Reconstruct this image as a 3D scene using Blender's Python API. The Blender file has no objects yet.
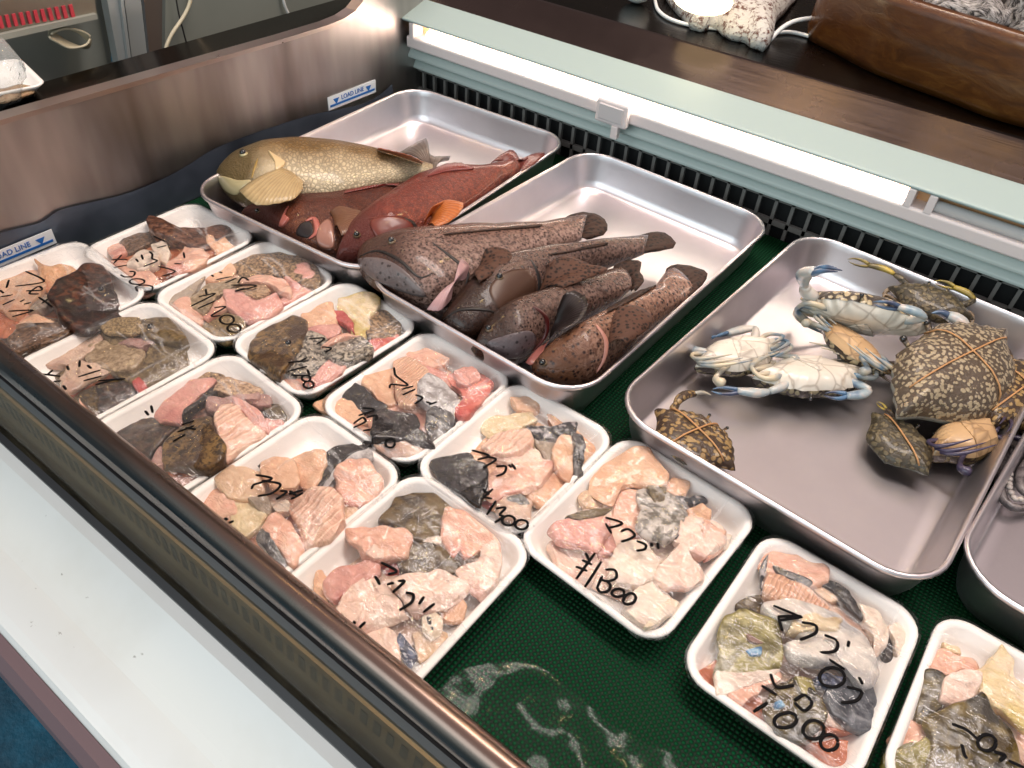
import bpy, bmesh, math, random
from mathutils import Vector, Matrix, noise
from mathutils.bvhtree import BVHTree

scene = bpy.context.scene
COL = scene.collection
R = random.Random(7)
# ------------------------------------------------------------------ camera (solved from the trays' edges)
FPX = 753.83
EYE = Vector((0, 0, .7))
CR = Vector((0.79789618, 0.60015462, 0.05635705)); CU = Vector((-0.44197815, 0.51889194, 0.73171475)); CF = Vector((-0.40989877, 0.60874099, -0.67927712))
cam = bpy.data.objects.new('camera', bpy.data.cameras.new('camera')); COL.objects.link(cam)
m = Matrix((CR, CU, -CF)).transposed().to_4x4(); m.translation = EYE
cam.matrix_world = m
cam.data.sensor_width = 36; cam.data.lens = FPX / 1024 * 36; cam.data.clip_start = .02; cam.data.clip_end = 60
scene.camera = cam

def ray(p): return (CF + CR * ((p[0] - 512) / FPX) + CU * ((384 - p[1]) / FPX))
def at(p, v, axis=2):                       # where the sight line through a picture point meets the plane axis = v
    d = ray(p); return EYE + d * ((v - EYE[axis]) / d[axis])
def Z(ox, oy, s): return lambda pts: [(ox + x * s, oy + y * s) for x, y in pts]

# ------------------------------------------------------------------ objects
def thing(name, label, cat, loc=(0, 0, 0), group=None):
    o = bpy.data.objects.new(name, None); COL.objects.link(o); o.location = loc; o.empty_display_size = .02
    return tag(o, label, cat, group)
def tag(o, label=None, cat=None, group=None, kind=None):
    if label: o['label'] = label
    if cat: o['category'] = cat
    if group: o['group'] = group
    if kind: o['kind'] = kind
    return o
def wloc(o):
    l = Vector((0, 0, 0))
    while o: l = l + o.location; o = o.parent
    return l
def mesh(name, V, F, mat, parent=None, smooth=True, sub=0, origin=None, uv=None, fm=None, bevel=0):
    V = [Vector(v) for v in V]
    if parent is None:
        if origin is None:
            origin = sum(V, Vector()) / len(V); origin.z = min(v.z for v in V)
        origin = Vector(origin)
    else:
        origin = Vector(wloc(parent)) if origin is None else Vector(origin)
    me = bpy.data.meshes.new(name); me.from_pydata([v - origin for v in V], [], F); 
    mats = mat if isinstance(mat, (list, tuple)) else [mat]
    for a in mats: me.materials.append(a)
    if fm:
        for p, i in zip(me.polygons, fm): p.material_index = i
    me.validate(); 
    bm = bmesh.new(); bm.from_mesh(me); bmesh.ops.recalc_face_normals(bm, faces=bm.faces); bm.to_mesh(me); bm.free()
    if smooth: me.polygons.foreach_set('use_smooth', [True] * len(me.polygons))
    if uv:
        l = me.uv_layers.new(name='UVMap')
        for lp in me.loops: l.data[lp.index].uv = uv[lp.vertex_index]
    o = bpy.data.objects.new(name, me); COL.objects.link(o)
    if parent is None: o.location = origin
    else: o.parent = parent; o.location = origin - wloc(parent)
    if bevel:
        b = o.modifiers.new('bevel', 'BEVEL'); b.width = bevel; b.segments = 2; b.limit_method = 'ANGLE'
    if sub:
        s = o.modifiers.new('sub', 'SUBSURF'); s.levels = sub; s.render_levels = sub
    return o
class MB:                                    # collects shapes into one mesh
    def __init__(s): s.V = []; s.F = []
    def add(s, V, F):
        n = len(s.V); s.V += [Vector(v) for v in V]; s.F += [tuple(i + n for i in f) for f in F]; return s
    def box(s, a, b):
        (x0, y0, z0), (x1, y1, z1) = a, b
        return s.add([(x0, y0, z0), (x1, y0, z0), (x1, y1, z0), (x0, y1, z0), (x0, y0, z1), (x1, y0, z1), (x1, y1, z1), (x0, y1, z1)],
                     [(0, 3, 2, 1), (4, 5, 6, 7), (0, 1, 5, 4), (1, 2, 6, 5), (2, 3, 7, 6), (3, 0, 4, 7)])
    def prism(s, prof, x0, x1, axis=0):      # closed profile in the plane across axis
        n = len(prof)
        def mk(x): return [((x, p[0], p[1]) if axis == 0 else (p[0], x, p[1]) if axis == 1 else (p[0], p[1], x)) for p in prof]
        return s.add(mk(x0) + mk(x1), [tuple(range(n))[::-1], tuple(range(n, 2 * n))] + [(i, (i + 1) % n, n + (i + 1) % n, n + i) for i in range(n)])
    def tube(s, pts, r, n=8, flat=1.0, cap=True, up=Vector((0, 0, 1))):
        pts = [Vector(p) for p in pts]; rr = r if isinstance(r, (list, tuple)) else [r] * len(pts)
        V = []; F = []
        for i, p in enumerate(pts):
            t = (pts[min(i + 1, len(pts) - 1)] - pts[max(i - 1, 0)])
            t = t.normalized() if t.length > 1e-9 else Vector((1, 0, 0))
            u = up if abs(t.dot(up)) < .97 else Vector((0, 1, 0))
            a = t.cross(u).normalized(); b = a.cross(t)
            for k in range(n):
                q = 2 * math.pi * k / n; V.append(p + a * (rr[i] * math.cos(q)) + b * (rr[i] * flat * math.sin(q)))
        for i in range(len(pts) - 1):
            for k in range(n): F.append((i * n + k, i * n + (k + 1) % n, (i + 1) * n + (k + 1) % n, (i + 1) * n + k))
        if cap: F += [tuple(range(n))[::-1], tuple(range((len(pts) - 1) * n, len(pts) * n))]
        return s.add(V, F)
    def ball(s, c, r, n=10, sc=(1, 1, 1)):
        c = Vector(c); V = [c + Vector((0, 0, r * sc[2]))]; F = []
        k = n // 2
        for i in range(1, k):
            a = math.pi * i / k
            for j in range(n): b = 2 * math.pi * j / n; V.append(c + Vector((r * sc[0] * math.sin(a) * math.cos(b), r * sc[1] * math.sin(a) * math.sin(b), r * sc[2] * math.cos(a))))
        V.append(c - Vector((0, 0, r * sc[2]))); L = len(V) - 1
        for j in range(n):
            F.append((0, 1 + j, 1 + (j + 1) % n)); F.append((L, 1 + (k - 2) * n + (j + 1) % n, 1 + (k - 2) * n + j))
            for i in range(k - 2): F.append((1 + i * n + j, 1 + (i + 1) * n + j, 1 + (i + 1) * n + (j + 1) % n, 1 + i * n + (j + 1) % n))
        return s.add(V, F)
    def build(s, name, mat, parent=None, **k): return mesh(name, s.V, s.F, mat, parent, **k)
def catmull(P, n, closed=True, tight=.5):
    P = [Vector(p) for p in P]; m = len(P); out = []
    segs = m if closed else m - 1
    L = [(P[(i + 1) % m] - P[i]).length for i in range(segs)]; T = sum(L)
    for k in range(n):
        d = T * k / (n if closed else n - 1); i = 0
        while i < segs - 1 and d > L[i]: d -= L[i]; i += 1
        t = min(d / max(L[i], 1e-9), 1)
        g = (lambda j: P[j % m]) if closed else (lambda j: P[max(0, min(m - 1, j))])
        a, b, c, e = g(i - 1), g(i), g(i + 1), g(i + 2)
        m1 = (c - a) * tight; m2 = (e - b) * tight
        # keep handles within the segment
        for q in (m1, m2):
            if q.length > L[i]: q *= L[i] / q.length
        t2 = t * t; t3 = t2 * t
        out.append(b * (2 * t3 - 3 * t2 + 1) + m1 * (t3 - 2 * t2 + t) + c * (-2 * t3 + 3 * t2) + m2 * (t3 - t2))
    return out

# ------------------------------------------------------------------ materials
def rgb(c): return (c[0], c[1], c[2], 1)
def srgb(r, g, b):
    f = lambda v: (v / 255 / 12.92) if v <= 10 else ((v / 255 + .055) / 1.055) ** 2.4
    return (f(r), f(g), f(b))
class NM:
    def __init__(s, name):
        s.m = bpy.data.materials.new(name); s.m.use_nodes = True; s.t = s.m.node_tree; s.N = s.t.nodes; s.L = s.t.links
        s.N.clear(); s.out = s.N.new('ShaderNodeOutputMaterial'); s._co = None
    def n(s, t, **k):
        o = s.N.new('ShaderNode' + t)
        for a, b in k.items():
            if hasattr(o, a): setattr(o, a, b)
            else: s.set(o, a.replace('_', ' '), b)
        return o
    def set(s, o, key, v):
        i = o.inputs[key]
        if hasattr(v, 'is_output'): s.L.new(v, i)
        else:
            if isinstance(v, tuple) and len(v) == 3 and i.type == 'RGBA': v = rgb(v)
            i.default_value = v
    def co(s, sc=None, kind='Object'):
        if s._co is None: s._co = s.n('TexCoord')
        v = s._co.outputs[kind]
        if sc:
            mp = s.n('Mapping'); s.L.new(v, mp.inputs[0]); mp.inputs['Scale'].default_value = sc; v = mp.outputs[0]
        return v
    def noise(s, scale, detail=3, rough=.55, co=None, dist=0):
        o = s.n('TexNoise'); s.L.new(co or s.co(), o.inputs['Vector']); o.inputs['Scale'].default_value = scale
        o.inputs['Detail'].default_value = detail; o.inputs['Roughness'].default_value = rough; o.inputs['Distortion'].default_value = dist
        return o.outputs['Fac']
    def voro(s, scale, feat='F1', co=None, out='Distance', rnd=1):
        o = s.n('TexVoronoi'); o.feature = feat; s.L.new(co or s.co(), o.inputs['Vector']); o.inputs['Scale'].default_value = scale
        o.inputs['Randomness'].default_value = rnd
        return o.outputs[out]
    def ramp(s, fac, stops, interp='LINEAR'):
        o = s.n('ValToRGB'); o.color_ramp.interpolation = interp; e = o.color_ramp.elements
        while len(e) < len(stops): e.new(.5)
        for q, (p, c) in zip(e, stops): q.position = p; q.color = rgb(c) if isinstance(c, tuple) else (c, c, c, 1)
        s.L.new(fac, o.inputs[0]); return o.outputs[0]
    def mix(s, fac, a, b, mode='MIX'):
        o = s.n('Mix'); o.data_type = 'RGBA'; o.blend_type = mode
        for k, v in ((0, fac), (6, a), (7, b)):
            if hasattr(v, 'is_output'): s.L.new(v, o.inputs[k])
            else: o.inputs[k].default_value = rgb(v) if isinstance(v, tuple) else v
        return o.outputs[2]
    def math(s, op, a, b=0, clamp=False):
        o = s.n('Math'); o.operation = op; o.use_clamp = clamp
        for k, v in ((0, a), (1, b)):
            if hasattr(v, 'is_output'): s.L.new(v, o.inputs[k])
            else: o.inputs[k].default_value = v
        return o.outputs[0]
    def fres(s, f0=.04, nrm=None):        # facing based reflectance, the same from both sides of a sheet
        o = s.n('LayerWeight'); o.inputs['Blend'].default_value = .5
        if nrm is not None: s.L.new(nrm, o.inputs['Normal'])
        return s.math('ADD', s.math('MULTIPLY', s.math('POWER', o.outputs['Facing'], 5), 1 - f0), f0, True)
    def bump(s, h, strength=.3, dist=.002):
        o = s.n('Bump'); o.inputs['Strength'].default_value = strength; o.inputs['Distance'].default_value = dist; s.L.new(h, o.inputs['Height']); return o.outputs[0]
    def pbr(s, col, rough=.5, metal=0, bump=None, coat=0, spec=.5, sss=0, emit=None, estr=0, alpha=None, aniso=0, coat_r=.08, trans=0):
        p = s.n('BsdfPrincipled')
        s.set(p, 'Base Color', col); s.set(p, 'Roughness', rough); s.set(p, 'Metallic', metal); s.set(p, 'Coat Weight', coat); s.set(p, 'Coat Roughness', coat_r)
        s.set(p, 'Specular IOR Level', spec)
        if sss: s.set(p, 'Subsurface Weight', sss); s.set(p, 'Subsurface Radius', (.012, .005, .004)); s.set(p, 'Subsurface Scale', .5)
        if bump is not None: s.L.new(bump, p.inputs['Normal'])
        if emit: s.set(p, 'Emission Color', emit); s.set(p, 'Emission Strength', estr)
        if aniso: s.set(p, 'Anisotropic', aniso)
        if trans: s.set(p, 'Transmission Weight', trans)
        s.L.new(p.outputs[0], s.out.inputs[0]); s.p = p; return s.m
_mc = {}
def simple(name, col, rough=.5, metal=0, **k):
    if name not in _mc:
        a = NM(name); _mc[name] = a.pbr(col, rough, metal, **k)
    return _mc[name]
def flesh(name, c1, c2, c3=None, sc=45, layer=0, gloss=.22, lift=.1):
    def up(c):
        g = (c[0] + c[1] + c[2]) / 3; c = [v + (g - v) * .02 for v in c]; c = [v + (w - v) * lift for v, w in zip(c, (.88, .72, .6))]; return (c[0], c[1] * .98, c[2] * .88)
    c1, c2 = up(c1), up(c2); c3 = up(c3) if c3 else None
    a = NM(name); n1 = a.noise(sc, 4, .6, dist=.6); n2 = a.noise(sc * .35, 2)
    col = a.mix(a.ramp(n1, [(.35, 0.0), (.65, 1.0)]), c1, c2)
    if c3: col = a.mix(a.ramp(n2, [(.52, 0.0), (.66, 1.0)]), col, c3)
    fl = a.noise(sc * 2.2, 3, .6, co=a.co((1, 3.2, 1)), dist=1.2); h = a.math('ADD', n1, a.math('MULTIPLY', fl, .8))
    col = a.mix(a.math('MULTIPLY', a.ramp(fl, [(.54, 0.0), (.72, 1.0)]), .45), col, tuple(min(1, v * 1.35 + .06) for v in c1))
    col = a.mix(a.math('MULTIPLY', a.ramp(fl, [(.28, 1.0), (.42, 0.0)]), .4), col, tuple(v * .62 for v in (c3 or c1)))
    if layer:
        w = a.n('TexWave'); a.L.new(a.co(), w.inputs['Vector']); w.inputs['Scale'].default_value = layer; w.inputs['Distortion'].default_value = 4; w.inputs['Detail'].default_value = 2
        lines = a.ramp(w.outputs['Fac'], [(.86, 0.0), (.97, 1.0)])
        col = a.mix(a.math('MULTIPLY', lines, .55), col, tuple(min(1, v * 1.5 + .08) for v in c1)); h = a.math('ADD', h, a.math('MULTIPLY', w.outputs['Fac'], .5))
    return a.pbr(col, gloss, bump=a.bump(a.math('ADD', h, a.math('MULTIPLY', a.noise(sc * 5, 2, .6), .5)), .7, .004), coat=.5, coat_r=.08, sss=.1)
def skin(name, c1, c2, sc=160, lo=.42, hi=.58, gloss=.3, c3=None, aniso=None, b=.5):
    dk = lambda c: tuple(v * .7 for v in c) if c else None
    c1, c2, c3 = dk(c1), dk(c2), dk(c3)
    a = NM(name); co = a.co(aniso) if aniso else None
    n1 = a.noise(sc, 3, .65, co=co, dist=.3); n2 = a.noise(38, 2)
    col = a.mix(a.ramp(n1, [(lo, 0.0), (hi, 1.0)]), c1, c2)
    if c3: col = a.mix(a.ramp(n2, [(.45, 0.0), (.62, 1.0)]), col, c3)
    return a.pbr(col, gloss, bump=a.bump(a.math('ADD', n1, a.math('MULTIPLY', a.noise(420, 2, .6), .4)), b, .003), coat=.3, coat_r=.15, spec=.35)
S = srgb
K = {  # kind: material, words, object name
 'pink': (flesh('pink_flesh', S(222,160,142), S(236,190,172), S(205,128,116)), 'pale pink flesh', 'fish_chunk'),
 'rose': (flesh('rose_flesh', S(205,130,126), S(222,158,150), S(184,96,96), lift=.14), 'rosy pink flesh', 'fish_chunk'),
 'layer': (flesh('layered_flesh', S(226,172,154), S(236,196,180), layer=38), 'layered pink flesh', 'fish_chunk'),
 'white': (flesh('white_flesh', S(232,208,196), S(240,226,218), S(206,180,170), sc=60), 'white flesh', 'fish_chunk'),
 'pwhite': (flesh('pinkish_white_flesh', S(230,192,180), S(240,216,208), S(222,168,158)), 'pinkish white flesh', 'fish_chunk'),
 'whiteblue': (flesh('bluish_white_flesh', S(214,206,206), S(238,232,230), S(150,150,160), sc=70), 'bluish white flesh', 'fish_chunk'),
 'peach': (flesh('peach_flesh', S(218,164,132), S(230,186,158), S(200,140,108)), 'peach coloured flesh', 'fish_chunk'),
 'stripe': (flesh('ribbed_flesh', S(206,146,118), S(226,178,150), layer=70), 'ribbed peach fin', 'fish_fin'),
 'beige': (flesh('beige_flesh', S(206,168,140), S(222,190,164)), 'translucent beige flesh', 'fish_chunk'),
 'cream': (flesh('cream_flesh', S(222,196,156), S(236,218,190), S(190,160,116), sc=70), 'cream coloured flesh', 'fish_chunk'),
 'yellowc': (flesh('yellowish_flesh', S(224,200,150), S(238,216,190), S(196,170,80), sc=50), 'yellowish cream flesh', 'fish_chunk'),
 'bone': (flesh('bone', S(238,214,190), S(246,232,218), sc=110), 'bony white edge', 'fish_bone'),
 'red': (flesh('bloody_flesh', S(176,52,50), S(210,104,98), S(140,26,28), sc=70, lift=0), 'bloody red flesh', 'fish_chunk'),
 'redpink': (flesh('red_pink_flesh', S(214,104,96), S(232,150,138), S(190,56,54), sc=60, lift=.06), 'bright reddish flesh', 'fish_chunk'),
 'orange': (skin('orange_skin', S(168,86,50), S(206,130,88), 130), 'orange brown skin', 'fish_chunk'),
 'orangep': (flesh('orange_flesh', S(214,148,98), S(226,176,134), S(190,106,60), lift=.1), 'orange flesh', 'fish_chunk'),
 'tan': (skin('tan_skin', S(88,66,44), S(198,160,120), 230), 'speckled tan skin', 'fish_chunk'),
 'tanl': (skin('light_tan_skin', S(120,88,60), S(222,184,148), 250, .36, .55), 'light speckled skin', 'fish_chunk'),
 'yel': (skin('ochre_skin', S(110,88,54), S(190,160,112), 300, .4, .6), 'yellowish speckled skin', 'fish_chunk'),
 'brown': (skin('brown_skin', S(70,40,28), S(132,88,66), 120), 'reddish brown skin', 'fish_chunk'),
 'bspeck': (skin('brown_speckled_skin', S(66,46,32), S(140,106,80), 240), 'brown speckled skin', 'fish_chunk'),
 'dred': (skin('dark_red_skin', S(44,22,14), S(104,58,36), 90, c3=S(34,22,18)), 'dark reddish skin', 'fish_chunk'),
 'dark': (skin('dark_wet_skin', S(30,22,18), S(84,58,44), 140), 'dark wet skin', 'fish_chunk'),
 'black': (skin('black_skin', S(30,27,27), S(62,56,54), 60, gloss=.22), 'black skin', 'fish_chunk'),
 'bmot': (skin('black_mottled_skin', S(24,24,30), S(190,180,178), 120, .5, .6), 'black and white mottled skin', 'fish_chunk'),
 'olive': (skin('olive_skin', S(84,66,40), S(146,122,82), 110, c3=S(112,92,58)), 'olive brown skin', 'fish_chunk'),
 'oldk': (skin('dark_olive_skin', S(62,46,20), S(112,88,46), 60, gloss=.25), 'dark olive skin', 'fish_chunk'),
 'olyel': (skin('yellow_olive_skin', S(110,98,40), S(166,152,84), 60, gloss=.25), 'yellow green skin', 'fish_chunk'),
 'olwet': (skin('wet_olive_skin', S(76,60,18), S(130,108,46), 50, gloss=.15, c3=S(54,48,34)), 'wet olive skin', 'fish_chunk'),
 'olmix': (skin('brown_olive_skin', S(60,44,24), S(150,116,66), 150, c3=S(74,50,28)), 'brown and olive skin', 'fish_chunk'),
 'pale': (skin('pale_speckled_skin', S(150,124,90), S(206,180,146), 170, .4, .6), 'pale speckled skin', 'fish_chunk'),
 'gspk': (skin('grey_speckled_skin', S(66,58,48), S(204,190,170), 200, .42, .58), 'grey speckled skin', 'fish_chunk'),
 'gwhite': (skin('grey_white_skin', S(120,112,100), S(226,214,202), 90), 'wrinkled grey white skin', 'fish_chunk'),
 'grey': (flesh('grey_skin', S(140,122,108), S(170,152,138), lift=.05), 'grey translucent skin', 'fish_chunk'),
 'silver': (skin('silver_skin', S(170,162,158), S(226,220,216), 70, gloss=.2), 'silvery skin', 'fish_chunk'),
 'gdark': (skin('dark_grey_skin', S(44,42,44), S(110,104,100), 90, gloss=.2), 'dark grey skin', 'fish_chunk'),
 'gblue': (skin('blue_grey_skin', S(60,64,72), S(104,108,114), 60, gloss=.2), 'blue grey skin', 'fish_chunk'),
 'bluek': (skin('blue_black_skin', S(36,44,70), S(110,120,150), 110), 'blue black skin', 'fish_chunk'),
 'blue': (skin('bright_blue_patch', S(60,120,170), S(120,176,206), 90), 'bright blue patch', 'fish_chunk'),
 'purple': (flesh('mauve_flesh', S(150,110,110), S(186,146,140), S(120,84,86), lift=.06), 'mauve pink flesh', 'fish_chunk'),
 'pbrown': (flesh('mauve_brown_flesh', S(110,80,72), S(150,118,108), lift=0), 'mauve brown flesh', 'fish_chunk'),
 'pgrey': (flesh('greyish_pink_flesh', S(196,162,146), S(216,186,172), S(170,130,118)), 'greyish pink flesh', 'fish_chunk'),
 'ored': (flesh('orange_red_flesh', S(172,86,54), S(200,120,84), S(146,60,38), lift=.03), 'orange red flesh', 'fish_chunk'),
}
EYE_W = simple('fish_eye_ring', S(112,90,66), .15, coat=.6)
EYE_B = simple('fish_pupil', S(14,12,12), .08, coat=.8)

# ------------------------------------------------------------------ lumps from an outline at its own height
def lump(name, px, ztop, thick, mat, parent=None, seed=0, sub=1, rough=.2, n=40, dome=.06, zb=None, world=False, grow=1.11):
    zp = ztop - thick * .2
    P = [Vector((p[0], p[1], zp)) for p in px] if world else [at(p, zp) for p in px]
    C0 = catmull(P, n, True, .26)
    rnd = random.Random(seed); off = Vector((rnd.uniform(-9, 9), rnd.uniform(-9, 9), rnd.uniform(-9, 9)))
    c = sum(C0, Vector()) / n
    w = min(max(p.x for p in C0) - min(p.x for p in C0), max(p.y for p in C0) - min(p.y for p in C0))
    sl = (rnd.uniform(-.22, .22), rnd.uniform(-.22, .22)); lim = thick * .45
    zb = ztop - thick if zb is None else zb
    t = ztop - zb
    prof = [(.84, 0), (.95, t * .12), (1.0, t * .42), (.995, t * .72), (.965, t * .93), (.9, t * 1.0), (.78, t * 1.02), (.62, t * (1 + dome * .6)), (.44, t * (1 + dome)), (.22, t * (1 + dome))]
    V = []; F = []
    for k, (s, z) in enumerate(prof):
        for p in C0:
            q = c + (p - c) * s * grow; q.z = zb + z
            if k >= 1:
                nn = noise.noise_vector(q * 70 + off); n3 = noise.noise(q * 38 + off); n4 = 1 - abs(noise.noise(q * 60 + off * 2)) * 2.4
                q = q + Vector((nn.x, nn.y, 0)) * min(.0052, w * .11) + noise.noise_vector(q * 170 + off) * min(.0014, w * .03)
                if k > 2: q.z += max(-lim, min(lim, (q.x - c.x) * sl[0] + (q.y - c.y) * sl[1])) + t * rough * (nn.z * .7 + n3 + .5 * n4 - .3)
            q.z = max(q.z, zb); V.append(q)
    for k in range(len(prof) - 1):
        for i in range(n): F.append((k * n + i, k * n + (i + 1) % n, (k + 1) * n + (i + 1) % n, (k + 1) * n + i))
    top = len(V); L = (len(prof) - 1) * n
    V.append(sum(V[L:L + n], Vector()) / n); bot = len(V); V.append(Vector((c.x, c.y, zb)))
    for i in range(n): F.append((L + i, L + (i + 1) % n, top)); F.append(((i + 1) % n, i, bot))
    o = mesh(name, V, F, mat, parent, sub=sub)
    return o, V, F, c
def bvh_of(V, F): return BVHTree.FromPolygons([Vector(v) for v in V], F)
def hit(bv, p, zdef=.03, lift=0):
    d = ray(p).normalized(); r = bv.ray_cast(EYE, d)
    if r[0] is None: return at(p, zdef), Vector((0, 0, 1))
    nrm = r[1] if r[1].dot(d) < 0 else -r[1]
    return r[0] + nrm * lift, nrm
def eye(parent, bv, p, r, ring=EYE_W, zdef=.03):
    c, nr = hit(bv, p, zdef)
    e = MB().ball(c, r, 14, (1, 1, .7)).build('eye', ring, parent)
    d = nr.normalized()
    MB().ball(c + d * r * .42, r * .78, 12).build('pupil', EYE_B, e)
    return e
# rounded rectangular dishes
def rrect(w, d, rc, ins=0, nc=7):
    out = []; hw, hd = w / 2 - ins, d / 2 - ins; r = max(rc - ins, .004)
    for cx, cy, a0 in ((hw - r, hd - r, 0), (-hw + r, hd - r, 90), (-hw + r, -hd + r, 180), (hw - r, -hd + r, 270)):
        for k in range(nc):
            a = math.radians(a0 + 90 * k / (nc - 1)); out.append((cx + r * math.cos(a), cy + r * math.sin(a)))
    return out
def dish(w, d, rc, prof, cx, cy, yaw, z0=0, nc=7):
    V = []; F = []; n = nc * 4; c, s = math.cos(yaw), math.sin(yaw)
    for ins, z in prof:
        for x, y in rrect(w, d, rc, ins, nc): V.append((cx + c * x - s * y, cy + s * x + c * y, z0 + z))
    for k in range(len(prof) - 1):
        for i in range(n): F.append((k * n + i, k * n + (i + 1) % n, (k + 1) * n + (i + 1) % n, (k + 1) * n + i))
    F.append(tuple(range(n))[::-1]); F.append(tuple(range((len(prof) - 1) * n, len(prof) * n)))
    return V, F
# ------------------------------------------------------------------ the display case
def steel(name, c, rough, sc=(1, 1, 1), var=.25, c2=None, aniso=0, bs=.06):
    a = NM(name); co = a.co(sc); n1 = a.noise(6, 4, .6, co=co); n2 = a.noise(120, 2, .5, co=a.co((sc[0] * .15, sc[1], sc[2])))
    n3 = a.noise(14, 3, .6)
    col = a.mix(a.ramp(n1, [(.3, 0.0), (.7, 1.0)]), c, c2 or tuple(v * (1 - var) for v in c))
    r = a.math('ADD', a.math('MULTIPLY', n3, .22), rough - .1)
    return a.pbr(col, r, 1, bump=a.bump(n2, bs, .001), aniso=aniso)
WALLSTEEL = steel('brushed_wall_steel', S(204,198,194), .4, (1, 1, .2), .3, c2=S(122,110,107))
LEDGESTEEL = steel('brown_counter_steel', S(70,60,56), .24, (.3, 1, 1), .3, bs=.3)
RAILSTEEL = steel('rail_steel', S(136,116,106), .28, (.2, 1, 1), .2)
WHITEMET = simple('white_painted_metal', S(222,226,222), .4)
LOUVRE = simple('pale_green_white_plastic', S(196,206,200), .35)
DARK = simple('black_void', S(14,14,15), .7)
GRILLE = simple('grey_grille', S(120,116,112), .5)
BLUE = simple('sticker_blue', S(30,104,184), .5)
STICK = simple('sticker_white', S(226,230,234), .5)
X0, X1 = -1.15, .95
case = thing('display_case', 'open refrigerated fish display case with steel end wall and lit white back canopy', 'display case', (0, .7, -.1))
# end wall: plate with a flange and a swept up back corner
ys = [.1, .3, .6, .9, 1.0, 1.04, 1.07, 1.09, 1.105, 1.12]; zs = [.226, .222, .218, .214, .214, .217, .224, .236, .252, .27]
V = []; F = []
prof = list(zip(ys, zs)) + [(1.29, .27), (1.29, -.12), (.1, -.12)]
b = MB(); b.prism(prof, X0 - .018, X0); b.build('end_wall', WALLSTEEL, case, smooth=False)
b = MB()
for i in range(len(ys) - 1):
    b.add([(X0 + .003, ys[i], zs[i] + .001), (X0 + .003, ys[i + 1], zs[i + 1] + .001), (X0 - .024, ys[i + 1], zs[i + 1] + .001), (X0 - .024, ys[i], zs[i] + .001),
           (X0 + .003, ys[i], zs[i] - .006), (X0 + .003, ys[i + 1], zs[i + 1] - .006), (X0 - .024, ys[i + 1], zs[i + 1] - .004), (X0 - .024, ys[i], zs[i] - .004)],
          [(0, 1, 2, 3), (7, 6, 5, 4), (0, 4, 5, 1), (1, 5, 6, 2), (2, 6, 7, 3), (3, 7, 4, 0)])
b.build('wall_flange', steel('flange_steel', S(196,180,172), .3), case, smooth=False)
# clear protective film low on the end wall, dark reflection painted as blue tint
ft = [at(p, X0 + .004, 0) for p in [(-30,248),(0,233),(42,222),(57,211),(87,203),(125,194),(160,180),(190,164),(212,150),(235,140),(272,127),(310,115),(345,108),(372,100),(392,84)]]
ft = catmull(ft, 60, False)
a = NM('reflection_tinted_film'); gl = a.n('BsdfGlossy'); a.set(gl, 'Roughness', .28); a.set(gl, 'Color', S(120,134,150)); df = a.n('BsdfDiffuse'); a.set(df, 'Color', S(108,116,132)); tr = a.n('BsdfTransparent'); a.set(tr, 'Color', S(120,134,160))
nz = a.noise(16, 3); a.L.new(a.bump(nz, .5, .01), gl.inputs['Normal'])
m1 = a.n('MixShader'); a.L.new(a.ramp(a.noise(7, 3, .6), [(.3, .35), (.7, .8)]), m1.inputs[0]); a.L.new(df.outputs[0], m1.inputs[1]); a.L.new(tr.outputs[0], m1.inputs[2])
m2 = a.n('MixShader'); m2.inputs[0].default_value = .3; a.L.new(m1.outputs[0], m2.inputs[1]); a.L.new(gl.outputs[0], m2.inputs[2]); a.L.new(m2.outputs[0], a.out.inputs[0]); TINT = a.m
V = []; F = []
for i, p in enumerate(ft):
    w1 = .0025 * noise.noise(Vector((p.y * 14, 1, 0)))
    V += [(X0 + .0045 + w1, p.y, p.z), (X0 + .006 + w1, p.y, p.z * .5), (X0 + .007, p.y, .0005)]
for i in range(len(ft) - 1):
    for k in (0, 1): F.append((i * 3 + k, i * 3 + k + 1, i * 3 + k + 4, i * 3 + k + 3))
mesh('protective_film', V, F, TINT, case)
# stickers
def sticker(y0, y1, za, zb_, X0):
    st = MB().box((X0 + .0005, y0, za), (X0 + .002, y1, zb_)).build('load_line_sticker', STICK, case, smooth=False)
    h = zb_ - za; yw = y1 - y0; x = X0 + .0026
    b = MB(); b.box((X0 + .001, y0 + .004, za + h * .2), (x, y1 - .004, za + h * .36))
    for yy in (y0 + yw * .16, y1 - yw * .16):
        b.add([(X0 + .001, yy - h * .3, za + h * .74), (X0 + .001, yy + h * .3, za + h * .74), (X0 + .001, yy, za + h * .3), (x, yy - h * .3, za + h * .74), (x, yy + h * .3, za + h * .74), (x, yy, za + h * .3)], [(0, 2, 1), (3, 4, 5), (0, 1, 4, 3), (1, 2, 5, 4), (2, 0, 3, 5)])
    b.build('load_line_mark', BLUE, st, smooth=False)
    cu = bpy.data.curves.new('load_line_text', 'FONT'); cu.body = 'LOAD LINE'; cu.size = h * .48; cu.align_x = 'CENTER'; cu.extrude = .0004; cu.materials.append(BLUE)
    tmp = bpy.data.objects.new('tmp', cu); COL.objects.link(tmp); bpy.context.view_layer.update(); me = bpy.data.meshes.new_from_object(tmp); bpy.data.objects.remove(tmp)
    me.name = 'load_line_text'; o = bpy.data.objects.new('load_line_text', me); COL.objects.link(o); o.parent = st
    me.transform(Matrix.Translation(Vector((X0 + .0025, (y0 + y1) / 2, za + h * .5)) - wloc(st)) @ Matrix(((0, 0, 1), (1, 0, 0), (0, 1, 0))).to_4x4())
sticker(.979, 1.111, .057, .083, X0); sticker(.272, .402, .026, .05, X0 + .0085)
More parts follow.
